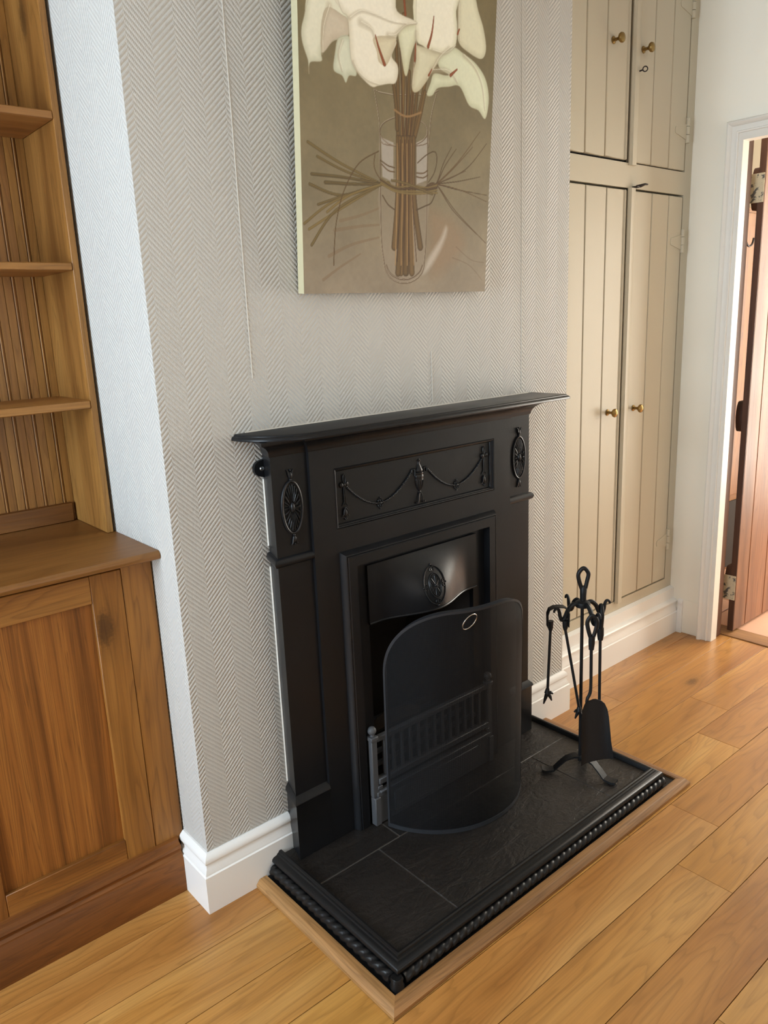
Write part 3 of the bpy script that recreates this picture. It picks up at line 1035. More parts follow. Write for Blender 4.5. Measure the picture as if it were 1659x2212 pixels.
for k in (-1, 1):
    bm = B()
    A = Vector((XC + k * .031, 1.0410))
    Mi = Vector((XC + k * .1455, .9785))
    E_ = Vector((XC + k * .2610, 1.0465))
    pts = []
    for i in range(61):
        t = i / 60
        # catenary-like swag through three points
        u = t * 2 - 1
        x = A.x + (E_.x - A.x) * t
        z = Mi.y + (1.0435 - Mi.y) * (abs(u) ** 1.9) + (0.0 if u < 0 else .003 * u)
        pts.append(Vector((x, FB - .002, z)))
    # beads at even spacing along the swag
    acc, step = 0.0, .0052
    prev = pts[0]
    ball(bm, prev, .0027, seg=8, rings=6)
    for q in pts[1:]:
        seg = (q - prev).length
        while acc + seg >= step:
            t = (step - acc) / seg
            prev = prev.lerp(q, t)
            seg = (q - prev).length
            acc = 0
            ball(bm, prev, .0029, seg=8, rings=6)
        acc += seg
        prev = q
    obj('swag', bm, IR, fr)
    bm = B()
    cx, cz = Mi
    for i in range(6):
        a = math.pi / 3 * i
        tube(bm, [(cx + .0065 * math.cos(a) + .0042 * math.cos(b), FB - .003, cz + .0075 * math.sin(a) + .0042 * math.sin(b)) for b in [2 * math.pi * j / 10 for j in range(10)]], .0016, 6, closed=True)
    ball(bm, (cx, FB - .003, cz), .004, seg=10, rings=8)
    ball(bm, (cx, FB - .002, cz - .0155), .0022, seg=8, rings=6)
    ball(bm, (cx, FB - .002, cz + .0145), .0020, seg=8, rings=6)
    obj('rosette', bm, IR, fr)
    bm = B()
    ex = XC + k * .2635
    tube(bm, ellipse(ex - k * .001, 1.0625, .0040, .0125, FB - .003, 16), .0018, 6, closed=True)
    ball(bm, (ex - .0085, FB - .002, 1.0475), 1, .0060, .005, .0075, 10, 8)
    ball(bm, (ex + .0080, FB - .002, 1.0490), 1, .0055, .005, .0070, 10, 8)
    ball(bm, (ex, FB - .003, 1.0475), .0035, seg=8, rings=6)
    tube(bm, [(ex - .001, FB - .002, 1.046), (ex - .0025, FB - .003, 1.02), (ex - .001, FB - .002, .995)], .0018, 6)
    tube(bm, [(ex + .001, FB - .002, 1.046), (ex + .002, FB - .003, 1.02), (ex + .003, FB - .002, 1.000), (ex + .0100, FB - .002, .992)], [.0018, .0018, .0018, .0012], 6)
    tube(bm, [(ex - .003, FB - .002, 1.002), (ex - .009, FB - .002, .992)], [.0018, .0012], 6)
    ball(bm, (ex, FB - .002, .9745), 1, .0058, .005, .0125, 12, 8)
    for q in (-1, 1):
        tube(bm, [(ex, FB - .004, .989), (ex + q * .0058, FB - .005, .980), (ex + q * .0060, FB - .004, .970), (ex + q * .0110, FB - .003, .9640)], [.0016, .0020, .0018, .0012], 6)
    for i in range(3):
        ball(bm, (ex + (i - 1) * .0025, FB - .002, .9585 - (.002 if i == 1 else 0)), .0022, seg=8, rings=6)
    obj('tassel', bm, IR, fr)

# insert: moulded frame, plate, bulging hood, fire box
FRM = [(0, -.072), (0, -.1000), (.0255, -.1000), (.0285, -.0965), (.0305, -.0985), (.0335, -.0965), (.0365, -.0905), (.0395, -.0850), (.0415, -.0790), (.0415, -.072)]
fx0, fx1, fz = .450, mx(.450), .835
obj('insert_frame', sweep(B(), [(fx0, HZ), (fx0, fz), (fx1, fz), (fx1, HZ)], FRM, 1, XZ), IR, fp)
bm = B()
ox0, ox1, oz = .500, mx(.500), .690
box(bm, fx0 - .02, ox0, -.0755, -.060, HZ, fz + .02)
box(bm, ox1, fx1 + .02, -.0755, -.060, HZ, fz + .02)
box(bm, ox0, ox1, -.0755, -.060, oz, fz + .02)
obj('insert_plate', bm, IR, fp, smooth=False)
hx0, hx1, hz0, hz1 = .4945, mx(.4945), .6555, .8205


def hood_y(u, t):
    bul = (0.5 + 0.5 * math.cos(math.pi * max(-1, min(1, u / 0.82)))) ** 0.85
    return -.0850 - .050 * bul * (math.sin(t * math.pi / 2) ** 1.1)


def hood_pt(u, t, dy=0.0):
    return (XC + (hx1 - hx0) / 2 * u, hood_y(u, t) + dy, hz1 + (hz0 - hz1) * t)


bm = B()
nu, nt = 48, 24
G = [[bm.verts.new(hood_pt(-1 + 2 * i / nu, j / nt)) for i in range(nu + 1)] for j in range(nt + 1)]
G2 = [[bm.verts.new(hood_pt(-1 + 2 * i / nu, j / nt, .006)) for i in range(nu + 1)] for j in range(nt + 1)]
for j in range(nt):
    for i in range(nu):
        bm.faces.new((G[j][i], G[j][i + 1], G[j + 1][i + 1], G[j + 1][i]))
        bm.faces.new((G2[j][i], G2[j + 1][i], G2[j + 1][i + 1], G2[j][i + 1]))
for i in range(nu):
    bm.faces.new((G[0][i], G2[0][i], G2[0][i + 1], G[0][i + 1]))
    bm.faces.new((G[nt][i], G[nt][i + 1], G2[nt][i + 1], G2[nt][i]))
for j in range(nt):
    bm.faces.new((G[j][0], G[j + 1][0], G2[j + 1][0], G2[j][0]))
    bm.faces.new((G[j][nu], G2[j][nu], G2[j + 1][nu], G[j + 1][nu]))
hood = obj('hood', bm, IR, fp, angle=50)
bm = B()
tube(bm, [hood_pt(-1 + 2 * i / 40, 1.0, .001) for i in range(41)], .0038, 8)
obj('hood_lip', bm, IR, hood)
bm = B()


def on_hood(x, z, d):
    u = (x - XC) / ((hx1 - hx0) / 2)
    t = (hz1 - z) / (hz1 - hz0)
    return (x, hood_y(u, max(0, min(1, t))) - d, z)


MC = .7215
def hood_tube(pts, r, closed=False):
    tube(bm, [on_hood(XC + a, MC + b, .0012) for a, b in pts], r, 6, closed)
el = lambda rx, rz, a0, a1, n=14: [(rx * math.cos(R(a0 + (a1 - a0) * i / n)), rz * math.sin(R(a0 + (a1 - a0) * i / n))) for i in range(n + 1)]
hood_tube(el(.0225, .0335, 0, 360, 32)[:-1], .0016, True)
hood_tube(el(.0180, .0285, 0, 360, 32)[:-1], .0010, True)
for q0 in (5, 95, 185, 275):
    a = el(.0400, .0530, q0, q0 + 80, 16)
    hood_tube(a, .0020)
    for e, s_ in ((a[0], 1), (a[-1], -1)):
        cxx, czz = e[0] * .84, e[1] * .84
        hood_tube([(cxx + .0055 * math.cos(R(w)), czz + .0055 * math.sin(R(w))) for w in range(0, 331, 30)], .0015)
for q0 in (0, 90, 180, 270):
    ball(bm, on_hood(XC + .0425 * math.cos(R(q0)), MC + .0565 * math.sin(R(q0)), .001), .0032, seg=8, rings=6)
for i in range(14):
    a = 2 * math.pi * i / 14
    hood_tube([(.0035 * math.cos(a), .005 * math.sin(a)), (.0165 * math.cos(a), .026 * math.sin(a))], .0014)
ball(bm, on_hood(XC, MC, .001), .0045, seg=10, rings=8)
obj('medallion', bm, IR, hood)
# fire box: splayed cheeks, leaning back
bm = B()
def quad(*p):
    bm.faces.new([bm.verts.new(q) for q in p])
quad((ox0, -.06, HZ), (.545, .20, HZ), (.545, .26, .80), (ox0, -.06, .80))
quad((ox1, -.06, HZ), (ox1, -.06, .80), (mx(.545), .26, .80), (mx(.545), .20, HZ))
quad((.545, .20, HZ), (mx(.545), .20, HZ), (mx(.545), .20, .45), (.545, .20, .45))
quad((.545, .20, .45), (mx(.545), .20, .45), (mx(.545), .06, .80), (.545, .06, .80))
quad((ox0, -.06, HZ + .001), (ox1, -.06, HZ + .001), (mx(.545), .20, HZ + .001), (.545, .20, HZ + .001))
obj('fire_box', bm, M['soot'], fp, smooth=False)

# ------------------------------------------------------------------ grate
gr = thing('fire_grate', 'grey cast iron fire grate with upright bars behind the mesh screen', 'grate', (XC, -.10, HZ))
GM = M['grate']
gy = -.112
for s_ in (0, 1):
    f = (lambda x: x) if s_ == 0 else mx
    bm = B()
    xa, xb = sorted((f(.4585), f(.4785)))
    box(bm, xa, xb, gy, gy + .018, .150, .332, .002)
    box(bm, *sorted((f(.4700), f(.4950))), gy - .004, gy + .014, .150, .164, .0015)
    box(bm, *sorted((f(.4740), f(.4900))), gy - .003, gy + .014, .172, .182, .0015)
    box(bm, *sorted((f(.4555), f(.4815))), gy - .004, gy + .020, .326, .338, .002)
    box(bm, xa, xb, gy - .006, gy + .016, HZ + .001, .150, .002)
    post = obj('post', bm, GM, gr)
    bm = B()
    lathe(bm, [(.006, .337), (.005, .341), (.004, .344)], ((xa + xb) / 2, gy + .009, 0), 'z', 12)
    ball(bm, ((xa + xb) / 2, gy + .009, .3545), .0125, seg=16, rings=10)
    obj('finial', bm, GM, post)
obj('rail', bx(.4785, mx(.4785), gy + .001, gy + .017, .316, .331, .002), GM, gr)
obj('rail', bx(.4785, mx(.4785), gy - .004, gy + .017, .186, .204, .002), GM, gr)
obj('rail', bx(.4785, mx(.4785), gy - .008, gy + .012, .160, .168, .002), GM, gr)
for i in range(13):
    xx = .4785 + (mx(.4785) - .4785) * (i + 1) / 14
    obj('bar', bx(xx - .0055, xx + .0055, gy + .004, gy + .015, .2042, .3158, .002), GM, gr)
bm = B()
box(bm, .4785, mx(.4785), gy - .002, gy + .010, HZ + .001, .1598, .002)
ash = obj('ash_cover', bm, GM, gr)
obj('raised_panel', bx(.53, mx(.53), gy - .006, gy - .002, .080, .145, .003), GM, ash)
logs = thing('firewood', 'short charred log lying in the grate behind the mesh', 'log', (.72, 0, .26))
bm = B()
tube(bm, [(.60, .05, .25), (.64, .03, .275), (.69, .00, .290), (.725, -.01, .288)], [.018, .024, .022, .016], 7)
obj('split_log', bm, M['log'], logs)
for i in range(5):
    bm = B()
    yy = -.08 + i * .05
    box(bm, .50, mx(.50), yy, yy + .012, .218, .230, .001)
    obj('bottom_bar', bm, GM, gr)

# ------------------------------------------------------------------ fire screen
sc = thing('fire_screen', 'curved black wire mesh fire screen standing before the grate', 'fire screen', (.715, -.20, HZ))
SCX, SCY, SR_ = .738, -.064, .2615
LEAN = -.012
half = .265
SC0 = -.073          # the screen stands turned a little to the left


def scr(s, z, inset=0.0):
    a = (s + SC0) / SR_
    r_ = SR_ - inset
    lean = (z - HZ) * LEAN
    return Vector((SCX + r_ * math.sin(a), SCY - r_ * math.cos(a) + lean, z))


def top_z(s):
    cr = .192
    ztop = .716
    e = abs(s) - (half - cr)
    if e <= 0:
        return ztop
    return ztop - cr * .95 + .95 * math.sqrt(max(0.0, cr * cr - e * e))


bm = B()
uvl = bm.loops.layers.uv.new('UVMap')
ns, nz = 72, 40
z0_ = HZ + .004
grid = []
for i in range(ns + 1):
    s = -half + 2 * half * i / ns
    zt = top_z(s)
    grid.append([(bm.verts.new(scr(s, z0_ + (zt - z0_) * j / nz)), s, z0_ + (zt - z0_) * j / nz) for j in range(nz + 1)])
for i in range(ns):
    for j in range(nz):
        q = (grid[i][j], grid[i + 1][j], grid[i + 1][j + 1], grid[i][j + 1])
        fc = bm.faces.new([a[0] for a in q])
        for lp, a in zip(fc.loops, q):
            lp[uvl].uv = (a[1] + 1.0, a[2])
obj('wire_mesh', bm, M['mesh'], sc, angle=80)
# rim: flat strip turned back from the edge
outline = [(-half, z0_ + (top_z(-half) - z0_) * i / 14) for i in range(14)]
for i in range(49):
    s = -half + 2 * half * (0.5 - 0.5 * math.cos(math.pi * i / 48))
    outline.append((s, top_z(s)))
outline += [(half, z0_ + (top_z(half) - z0_) * (1 - i / 14)) for i in range(1, 15)]
bm = B()
ra = [bm.verts.new(scr(s, z, -.0015)) for s, z in outline]
rb = [bm.verts.new(scr(s, z, .0165)) for s, z in outline]
rc = []
for (s, z) in outline:
    k = .006
    si = s * (1 - k / half)
    zi = min(z, top_z(si)) - (k if z > top_z(-half) + .01 else 0)
    rc.append(bm.verts.new(scr(si, zi, -.0012)))
for i in range(len(outline) - 1):
    bm.faces.new((ra[i], ra[i + 1], rb[i + 1], rb[i]))
    bm.faces.new((ra[i], rc[i], rc[i + 1], ra[i + 1]))
M_RIM = iron('screen_rim', (0.022, 0.023, 0.026), 0.45)
obj('rim', bm, M_RIM, sc, angle=50)
bm = B()
lo, hi = [], []
N = 60
ring_ = []
for i in range(N + 1):
    s = -half + 2 * half * i / N
    ring_.append([bm.verts.new(scr(s, HZ + .0005, -.002)), bm.verts.new(scr(s, HZ + .013, -.002)), bm.verts.new(scr(s, HZ + .013, .0045)), bm.verts.new(scr(s, HZ + .0005, .0045))])
for i in range(N):
    for j in range(4):
        bm.faces.new((ring_[i][j], ring_[i][(j + 1) % 4], ring_[i + 1][(j + 1) % 4], ring_[i + 1][j]))
bm.faces.new(ring_[0][::-1])
bm.faces.new(ring_[-1])
obj('foot_rim', bm, M_RIM, sc, angle=50)
bm = B()
c = scr(-.036, .712)
rr_ = .0245
ring_c = c + Vector((-.004, -.012, -.021))
tube(bm, [ring_c + Vector((rr_ * math.cos(a), -.010 * math.sin(a) - .004, rr_ * math.sin(a) * .92)) for a in [2 * math.pi * i / 32 for i in range(32)]], .0016, 8, closed=True)
obj('ring_handle', bm, M['steel'], sc)

# ------------------------------------------------------------------ companion set
PX, PY = 1.088, -.345
rv, av = Vector((.757, -.653, 0)), Vector((.653, .757, 0))
TM = M['tool']


def L3(r_, a_, z_):
    return Vector((PX, PY, 0)) + rv * r_ + av * a_ + Vector((0, 0, z_))


st = thing('companion_stand', 'black wrought iron fireside tool stand with looped handle on tripod feet', 'tool stand', (PX, PY, HZ))
bm = B()
tube(bm, [L3(.004, 0, .10), L3(.001, 0, .625)], .0052, 10)
obj('post', bm, TM, st)
bm = B()
loop = smooth_pts([L3(.004, 0, .655), L3(-.010, 0, .690), L3(-.0115, 0, .712), L3(.0025, 0, .727), L3(.0165, 0, .712), L3(.014, 0, .690)], 6, closed=True)
tube(bm, loop, .0062, 10, closed=True)
tube(bm, [L3(.003, 0, .628), L3(.003, 0, .645), L3(.0035, 0, .664), L3(.0035, 0, .672)], [.009, .0095, .0105, .006], 12)
obj('loop_handle', bm, TM, st)
bm = B()
lathe(bm, [(.010, .606), (.021, .609), (.0225, .616), (.021, .623), (.012, .628)], (L3(.002, 0, 0).x, L3(.002, 0, 0).y, 0), 'z', 18)
obj('hub', bm, TM, st)
a18 = R(18)
dirs = [(math.cos(a18 + q), math.sin(a18 + q)) for q in (0, math.pi / 2, math.pi, 3 * math.pi / 2)]
for dr, da in dirs:
    bm = B()
    P_ = [(.014, .618), (.030, .620), (.046, .606), (.058, .582), (.068, .578), (.074, .590), (.077, .606), (.083, .615), (.091, .612), (.094, .604)]
    tube(bm, smooth_pts([L3(dr * q + .001, da * q, z) for q, z in P_], 4), [.0068 if i < 16 else .0062 - .0032 * (i - 16) / 21 for i in range(37)], 8)
    obj('hook_arm', bm, TM, st)
fa = [(-.996, .08), (.76, -.65), (.30, .95)]
for fr_, fa_ in fa:
    bm = B()
    pts = [(.0, .118), (.022, .1175), (.045, .108), (.066, .088), (.082, .0705), (.094, .0685), (.108, .0675), (.118, .071)]
    prevs = []
    dirv = rv * fr_ + av * fa_
    sidev = Vector((-dirv.y, dirv.x, 0)).normalized()
    rings = []
    for i, (q, z) in enumerate(pts):
        cpt = L3(.006, 0, 0) + dirv * q + Vector((0, 0, z))
        w = .013 if i < 5 else .0125
        hh = .0030 if i < 5 else .0035
        rings.append([bm.verts.new(cpt + sidev * w * sx + Vector((0, 0, hh * sz))) for sx, sz in ((-1, -1), (1, -1), (1, 1), (-1, 1))])
    for i in range(len(rings) - 1):
        for j in range(4):
            bm.faces.new((rings[i][j], rings[i][(j + 1) % 4], rings[i + 1][(j + 1) % 4], rings[i + 1][j]))
    bm.faces.new(rings[0][::-1])
    bm.faces.new(rings[-1])
    obj('foot', bm, TM, st, angle=30)

# tongs
tg = thing('fire_tongs', 'black fire tongs with clawed tips hanging left on the tool stand', 'tongs', L3(-.075, -.025, .45))
bm = B()
outer = [(-.1075, .560), (-.1085, .600), (-.1030, .616), (-.0900, .6225), (-.0760, .6240), (-.0600, .6225), (-.0500, .616), (-.0435, .602), (-.0445, .560)]
th_ = .0028
dep = .0115
rings = []
for i, (q, z) in enumerate(outer):
    p = Vector((q, z))
    d = (Vector(outer[min(i + 1, len(outer) - 1)]) - Vector(outer[max(i - 1, 0)])).normalized()
    nrm = Vector((d.y, -d.x))
    rings.append([bm.verts.new(L3(p.x + nrm.x * t, -.027 + a, p.y + nrm.y * t)) for t, a in ((0, -dep), (0, dep), (th_, dep), (th_, -dep))])
for i in range(len(rings) - 1):
    for j in range(4):
        bm.faces.new((rings[i][j], rings[i][(j + 1) % 4], rings[i + 1][(j + 1) % 4], rings[i + 1][j]))
bm.faces.new(rings[0][::-1])
bm.faces.new(rings[-1])
obj('spring_bow', bm, TM, tg, angle=40)
for top_r, bot_r, zt, zb in ((-.0975, -.1035, .560, .355), (-.0540, -.0080, .560, .292)):
    bm = B()
    tube(bm, [L3(top_r, -.027, zt + .018), L3(top_r, -.027, zt - .004), L3(top_r, -.027, zt - .014)], [.009, .0078, .0045], 8)
    tube(bm, [L3(top_r, -.027, zt - .010), L3(bot_r, -.025, zb)], .0042, 8)
    leg = obj('arm', bm, TM, tg)
    bm = B()
    tube(bm, [L3(bot_r, -.025, zb + .006), L3(bot_r - .001, -.025, zb - .008)], [.0055, .009], 8)
    for dr, dz in ((-.012, -.042), (.012, -.032), (.016, -.010)):
        sgn = 1 if top_r < -.07 else -1
        tube(bm, [L3(bot_r - .001, -.025, zb - .006), L3(bot_r + sgn * dr * .6, -.027, zb + dz * .6), L3(bot_r + sgn * dr, -.027, zb + dz)], [.0065, .005, .0022], 7)
    obj('claw', bm, TM, leg)

# shovel
sv = thing('fire_shovel', 'black hearth shovel with flared scoop hanging in front of the tool stand', 'shovel', L3(.02, -.08, .35))
AO = -.080
bm = B()
loop = smooth_pts([L3(.0100, AO, .540), L3(-.0015, AO, .572), L3(-.0030, AO, .595), L3(.0100, AO, .611), L3(.0230, AO, .595), L3(.0215, AO, .572)], 6, closed=True)
tube(bm, loop, .0060, 10, closed=True, flat=(1.0, .8))
tube(bm, [L3(.0100, AO, .550), L3(.0098, AO, .528), L3(.0092, AO, .507)], [.0095, .0095, .0075], 10)
obj('loop_handle', bm, TM, sv)
bm = B()
tube(bm, smooth_pts([L3(.0092, AO, .510), L3(.0100, AO, .45), L3(.0105, AO, .385), L3(.0075, AO, .366), L3(.0015, AO, .352), L3(.0010, AO, .335), L3(.010, AO - .002, .315)], 5), .0048, 10)
obj('rod', bm, TM, sv)
bm = B()
rows = [(.3520, .004, .030, .000), (.3475, .019, .0215, .002), (.3390, .029, .0215, .0035), (.322, .0365, .0215, .0065), (.300, .0395, .0220, .010), (.265, .0415, .0230, .013), (.225, .0430, .0250, .0145), (.190, .0450, .0270, .014), (.165, .0470, .0285, .012), (.1560, .0470, .0290, .011)]
nx = 12
FR, BK = [], []
for z, hw, cr, dpt in rows:
    ra, rb = [], []
    for i in range(nx + 1):
        u = -1 + 2 * i / nx
        sid = -dpt * (abs(u) ** 3.0)
        slope = (.352 - z) * .17          # blade leans out towards the viewer at the bottom
        zz = z + .010 * u * (1 if z < .2 else 0) * 1.0
        p = L3((.0215 if z > .345 else cr) + hw * u, AO - .004 + sid - slope * .25, zz)
        ra.append(bm.verts.new(p))
        rb.append(bm.verts.new(p + av * .0022))
    FR.append(ra)
    BK.append(rb)
m_ = len(rows)
for j in range(m_ - 1):
    for i in range(nx):
        bm.faces.new((FR[j][i], FR[j][i + 1], FR[j + 1][i + 1], FR[j + 1][i]))
        bm.faces.new((BK[j][i], BK[j + 1][i], BK[j + 1][i + 1], BK[j][i + 1]))
for i in range(nx):
    bm.faces.new((FR[0][i], BK[0][i], BK[0][i + 1], FR[0][i + 1]))
    bm.faces.new((FR[-1][i], FR[-1][i + 1], BK[-1][i + 1], BK[-1][i]))
for j in range(m_ - 1):
    bm.faces.new((FR[j][0], FR[j + 1][0], BK[j + 1][0], BK[j][0]))
    bm.faces.new((FR[j][-1], BK[j][-1], BK[j + 1][-1], FR[j + 1][-1]))
obj('scoop', bm, TM, sv, angle=50)

# poker
pk = thing('poker', 'black poker hanging on the right behind the shovel scoop', 'poker', L3(.062, .02, .4))
bm = B()
w_ = [L3(.062 + .004 * math.cos(0) * q[0], .02 + q[0] * .5, q[1]) for q in ((0, .520), (.020, .555), (.024, .580), (0, .602), (-.024, .580), (-.020, .555))]
tube(bm, smooth_pts(w_, 6, closed=True), .0068, 10, closed=True)
tube(bm, [L3(.062, .02, .530), L3(.0625, .02, .508), L3(.0625, .02, .492)], [.0105, .0105, .008], 10)
obj('loop_handle', bm, TM, pk)
bm = B()
tube(bm, [L3(.0622, .02, .495), L3(.065, .02, .29), L3(.067, .02, .150)], .0047, 10)
rod = obj('rod', bm, TM, pk)
bm = B()
tube(bm, smooth_pts([L3(.067, .02, .155), L3(.067, .02, .128), L3(.060, .018, .112), L3(.048, .014, .114)], 5), [.0047] * 6 + [.004] * 5 + [.0035] * 4 + [.002], 8)
obj('hook_tip', bm, TM, rod)

# ------------------------------------------------------------------ canvas picture of lilies
PW, PH = .640, .900
lean_a = math.atan(.0714)
pic = thing('canvas_picture', 'unframed canvas print of white lilies in a glass vase above the mantel', 'picture', (.706, -.03, 1.519))
POLYS=[
 ('leaf',[(36,640),(18,587),(9,558),(11,533),(23,506),(26,496),(27,474),(31,497),(63,505),(64,524),(100,552),(138,566),(143,604),(133,624),(123,658)]),
 ('leafc',[(111,559),(100,522),(97,492),(121,484),(132,471),(142,487),(164,492),(154,531),(143,567)]),
 ('leafb',[(65,582),(81,614),(122,607),(138,599),(138,566),(100,554),(64,522)]),
 ('leaf3',[(102,653),(122,614),(138,606),(143,567),(148,522),(170,495),(209,474),(232,479),(262,487),(285,492),(294,514),(291,533),(273,548),(287,576),(288,592),(313,620),(353,631),(343,637),(289,646),(266,687)]),
 ('shade',[(215,577),(226,550),(232,530),(254,525),(270,546),(284,576),(286,589),(261,589)]),
 ('leaf4',[(293,597),(299,613),(350,631),(358,612),(336,560),(325,518),(315,517),(303,559)]),
 ('leaf5',[(351,704),(352,603),(376,587),(408,580),(453,583),(489,606),(494,648),(489,684),(496,734)]),
 ('leaf6',[(351,583),(376,585),(408,582),(440,580),(434,564),(412,540),(391,512),(366,487),(347,481),(340,496),(346,530),(353,555)]),
 ('leaf7',[(499,735),(497,649),(502,616),(534,601),(587,592),(605,617),(593,662),(570,700),(546,744)]),
 ('leaf8',[(431,571),(479,601),(520,594),(570,577),(608,547),(624,501),(613,452),(584,469),(547,477),(510,516),(470,510),(430,501),(411,482),(392,481),(404,509),(416,532),(455,534),(468,538),(435,547)]),
]
STROKES=[
 ('stem',11,13,[(287,580),(294,478),(296,371)]),
 ('stem',11,13,[(310,642),(312,510),(309,372)]),
 ('stem',11,13,[(331,523),(328,449),(321,373)]),
 ('stem',11,13,[(351,587),(343,482),(331,374)]),
 ('stem',11,13,[(344,493),(341,434),(334,375)]),
 ('stem',11,13,[(390,528),(371,453),(346,376)]),
 ('stem',11,13,[(280,488),(289,440),(293,391)]),
 ('stem',11,13,[(385,486),(371,434),(353,381)]),
 ('stem',11,13,[(359,491),(352,434),(340,375)]),
 ('stem',15,20,[(296,371),(298,243),(287,114)]),
 ('stem',15,20,[(312,372),(311,244),(311,51)]),
 ('stem',15,20,[(324,374),(324,245),(330,51)]),
 ('stem',15,20,[(337,375),(336,245),(350,51)]),
 ('stem',15,20,[(349,376),(352,246),(379,116)]),
 ('stem',15,20,[(302,371),(314,244),(301,50)]),
 ('stem',15,20,[(331,374),(330,245),(327,51)]),
 ('stemd',2.5,2.5,[(304,367),(306,243),(297,78)]),
 ('stemd',2.5,2.5,[(319,369),(322,244),(320,78)]),
 ('stemd',2.5,2.5,[(332,370),(334,245),(340,79)]),
 ('stemd',2.5,2.5,[(344,372),(347,246),(366,79)]),
 ('steml',2,3,[(293,358),(295,243),(291,69)]),
 ('steml',2,3,[(311,360),(313,244),(311,69)]),
 ('steml',2,3,[(326,361),(329,245),(333,69)]),
 ('steml',2,3,[(342,363),(345,246),(357,70)]),
 ('stemd',3,3,[(299,570),(307,475),(312,377)]),
 ('stemd',3,3,[(321,518),(324,378)]),
 ('stemd',3,3,[(344,480),(337,379)]),
 ('tie',5,5,[(283,433),(311,424),(336,425),(373,438)]),
 ('spadix',2,7,[(221,584),(232,559),(250,527)]),
 ('spadix',2,6,[(411,658),(405,620),(393,588)]),
 ('spadix',5,5,[(309,688),(316,643)]),
 ('spadix',3,6,[(498,554),(475,537)]),
 ('spadix',3,4,[(502,646),(496,634)]),
 ('spadix',3,4,[(351,587),(349,550)]),
 ('spadix',2,4,[(408,541),(397,525)]),
 ('raffia',7,5,[(20,334),(118,296),(246,261),(270,263)]),
 ('raffia',6,5,[(46,306),(129,281),(246,261),(270,263)]),
 ('raffia',7,5,[(29,267),(129,267),(246,261),(270,263)]),
 ('raffia',8,5,[(68,252),(146,254),(246,261),(270,263)]),
 ('raffia',7,5,[(23,245),(117,227),(246,261),(270,263)]),
 ('raffia',6,5,[(46,202),(129,228),(246,261),(270,263)]),
 ('raffia',6,5,[(5,158),(95,213),(246,261),(270,263)]),
 ('raffia',6,5,[(18,146),(117,198),(246,261),(270,263)]),
 ('raffia',7,5,[(25,111),(100,193),(246,261),(270,263)]),
 ('raffia',6,5,[(72,187),(140,228),(246,261),(270,263)]),
 ('raffiad',1.6,3.5,[(594,418),(512,335),(431,274),(391,262)]),
 ('raffiad',1.6,3.5,[(567,377),(492,315),(431,274),(391,262)]),
 ('raffiad',1.6,3.5,[(504,366),(464,322),(431,274),(391,262)]),
 ('raffiad',1.6,3.5,[(622,391),(542,319),(431,274),(391,262)]),
 ('raffiad',1.6,3.5,[(486,369),(457,326),(431,274),(391,262)]),
 ('raffiad',1.6,3.5,[(601,305),(514,287),(431,274),(391,262)]),
 ('raffiad',1.6,3.5,[(631,260),(516,266),(431,274),(391,262)]),
 ('raffiad',1.6,3.5,[(635,133),(511,210),(431,274),(391,262)]),
 ('raffiad',1.6,3.5,[(632,243),(530,265),(431,274),(391,262)]),
 ('raffiad',1.6,3.5,[(542,315),(493,297),(431,274),(391,262)]),
 ('raffiad',1.6,3.5,[(595,156),(497,214),(431,274),(391,262)]),
 ('raffiad',2.5,2.5,[(233,335),(169,301),(123,236),(100,168),(93,113),(90,66)]),
 ('raffiad',2.5,2.5,[(221,326),(218,301),(233,277),(270,254)]),
 ('raffiad',2.5,2.5,[(364,320),(396,342),(425,352),(433,332),(424,301),(404,277)]),
 ('raffiad',3,3,[(239,315),(263,305),(285,302)]),
 ('raffiad',3,3,[(242,307),(264,294),(285,292)]),
 ('raffiad',3,3,[(361,296),(384,297),(400,305)]),
 ('raffiad',3,3,[(361,287),(384,286),(401,294)]),
 ('raffiad',3,3,[(246,235),(264,215),(286,204)]),
 ('raffiad',3,3,[(363,207),(393,218),(416,228),(432,256)]),
 ('raffia',5,5,[(239,273),(289,257),(346,264),(398,263),(435,272)]),
 ('raffiad',5,5,[(239,270),(289,254),(346,258),(398,259),(435,266)]),
 ('raffia',5,5,[(240,266),(289,250),(346,251),(398,254),(435,260)]),
 ('raffia',5,5,[(240,262),(289,247),(346,245),(399,250),(436,253)]),
 ('raffia',6,6,[(276,272),(333,267),(419,249)]),
 ('shadl',3,2,[(502,91),(570,72),(626,32)]),
 ('shadl',3,2,[(515,120),(576,87),(631,80)]),
 ('shadw',9,5,[(76,87),(145,115),(234,135)]),
 ('shadw',9,5,[(94,147),(174,159),(234,165)]),
 ('shadw',8,4,[(58,32),(110,62),(174,94)]),
 ('shadw',8,5,[(111,169),(174,184),(234,204)]),
]
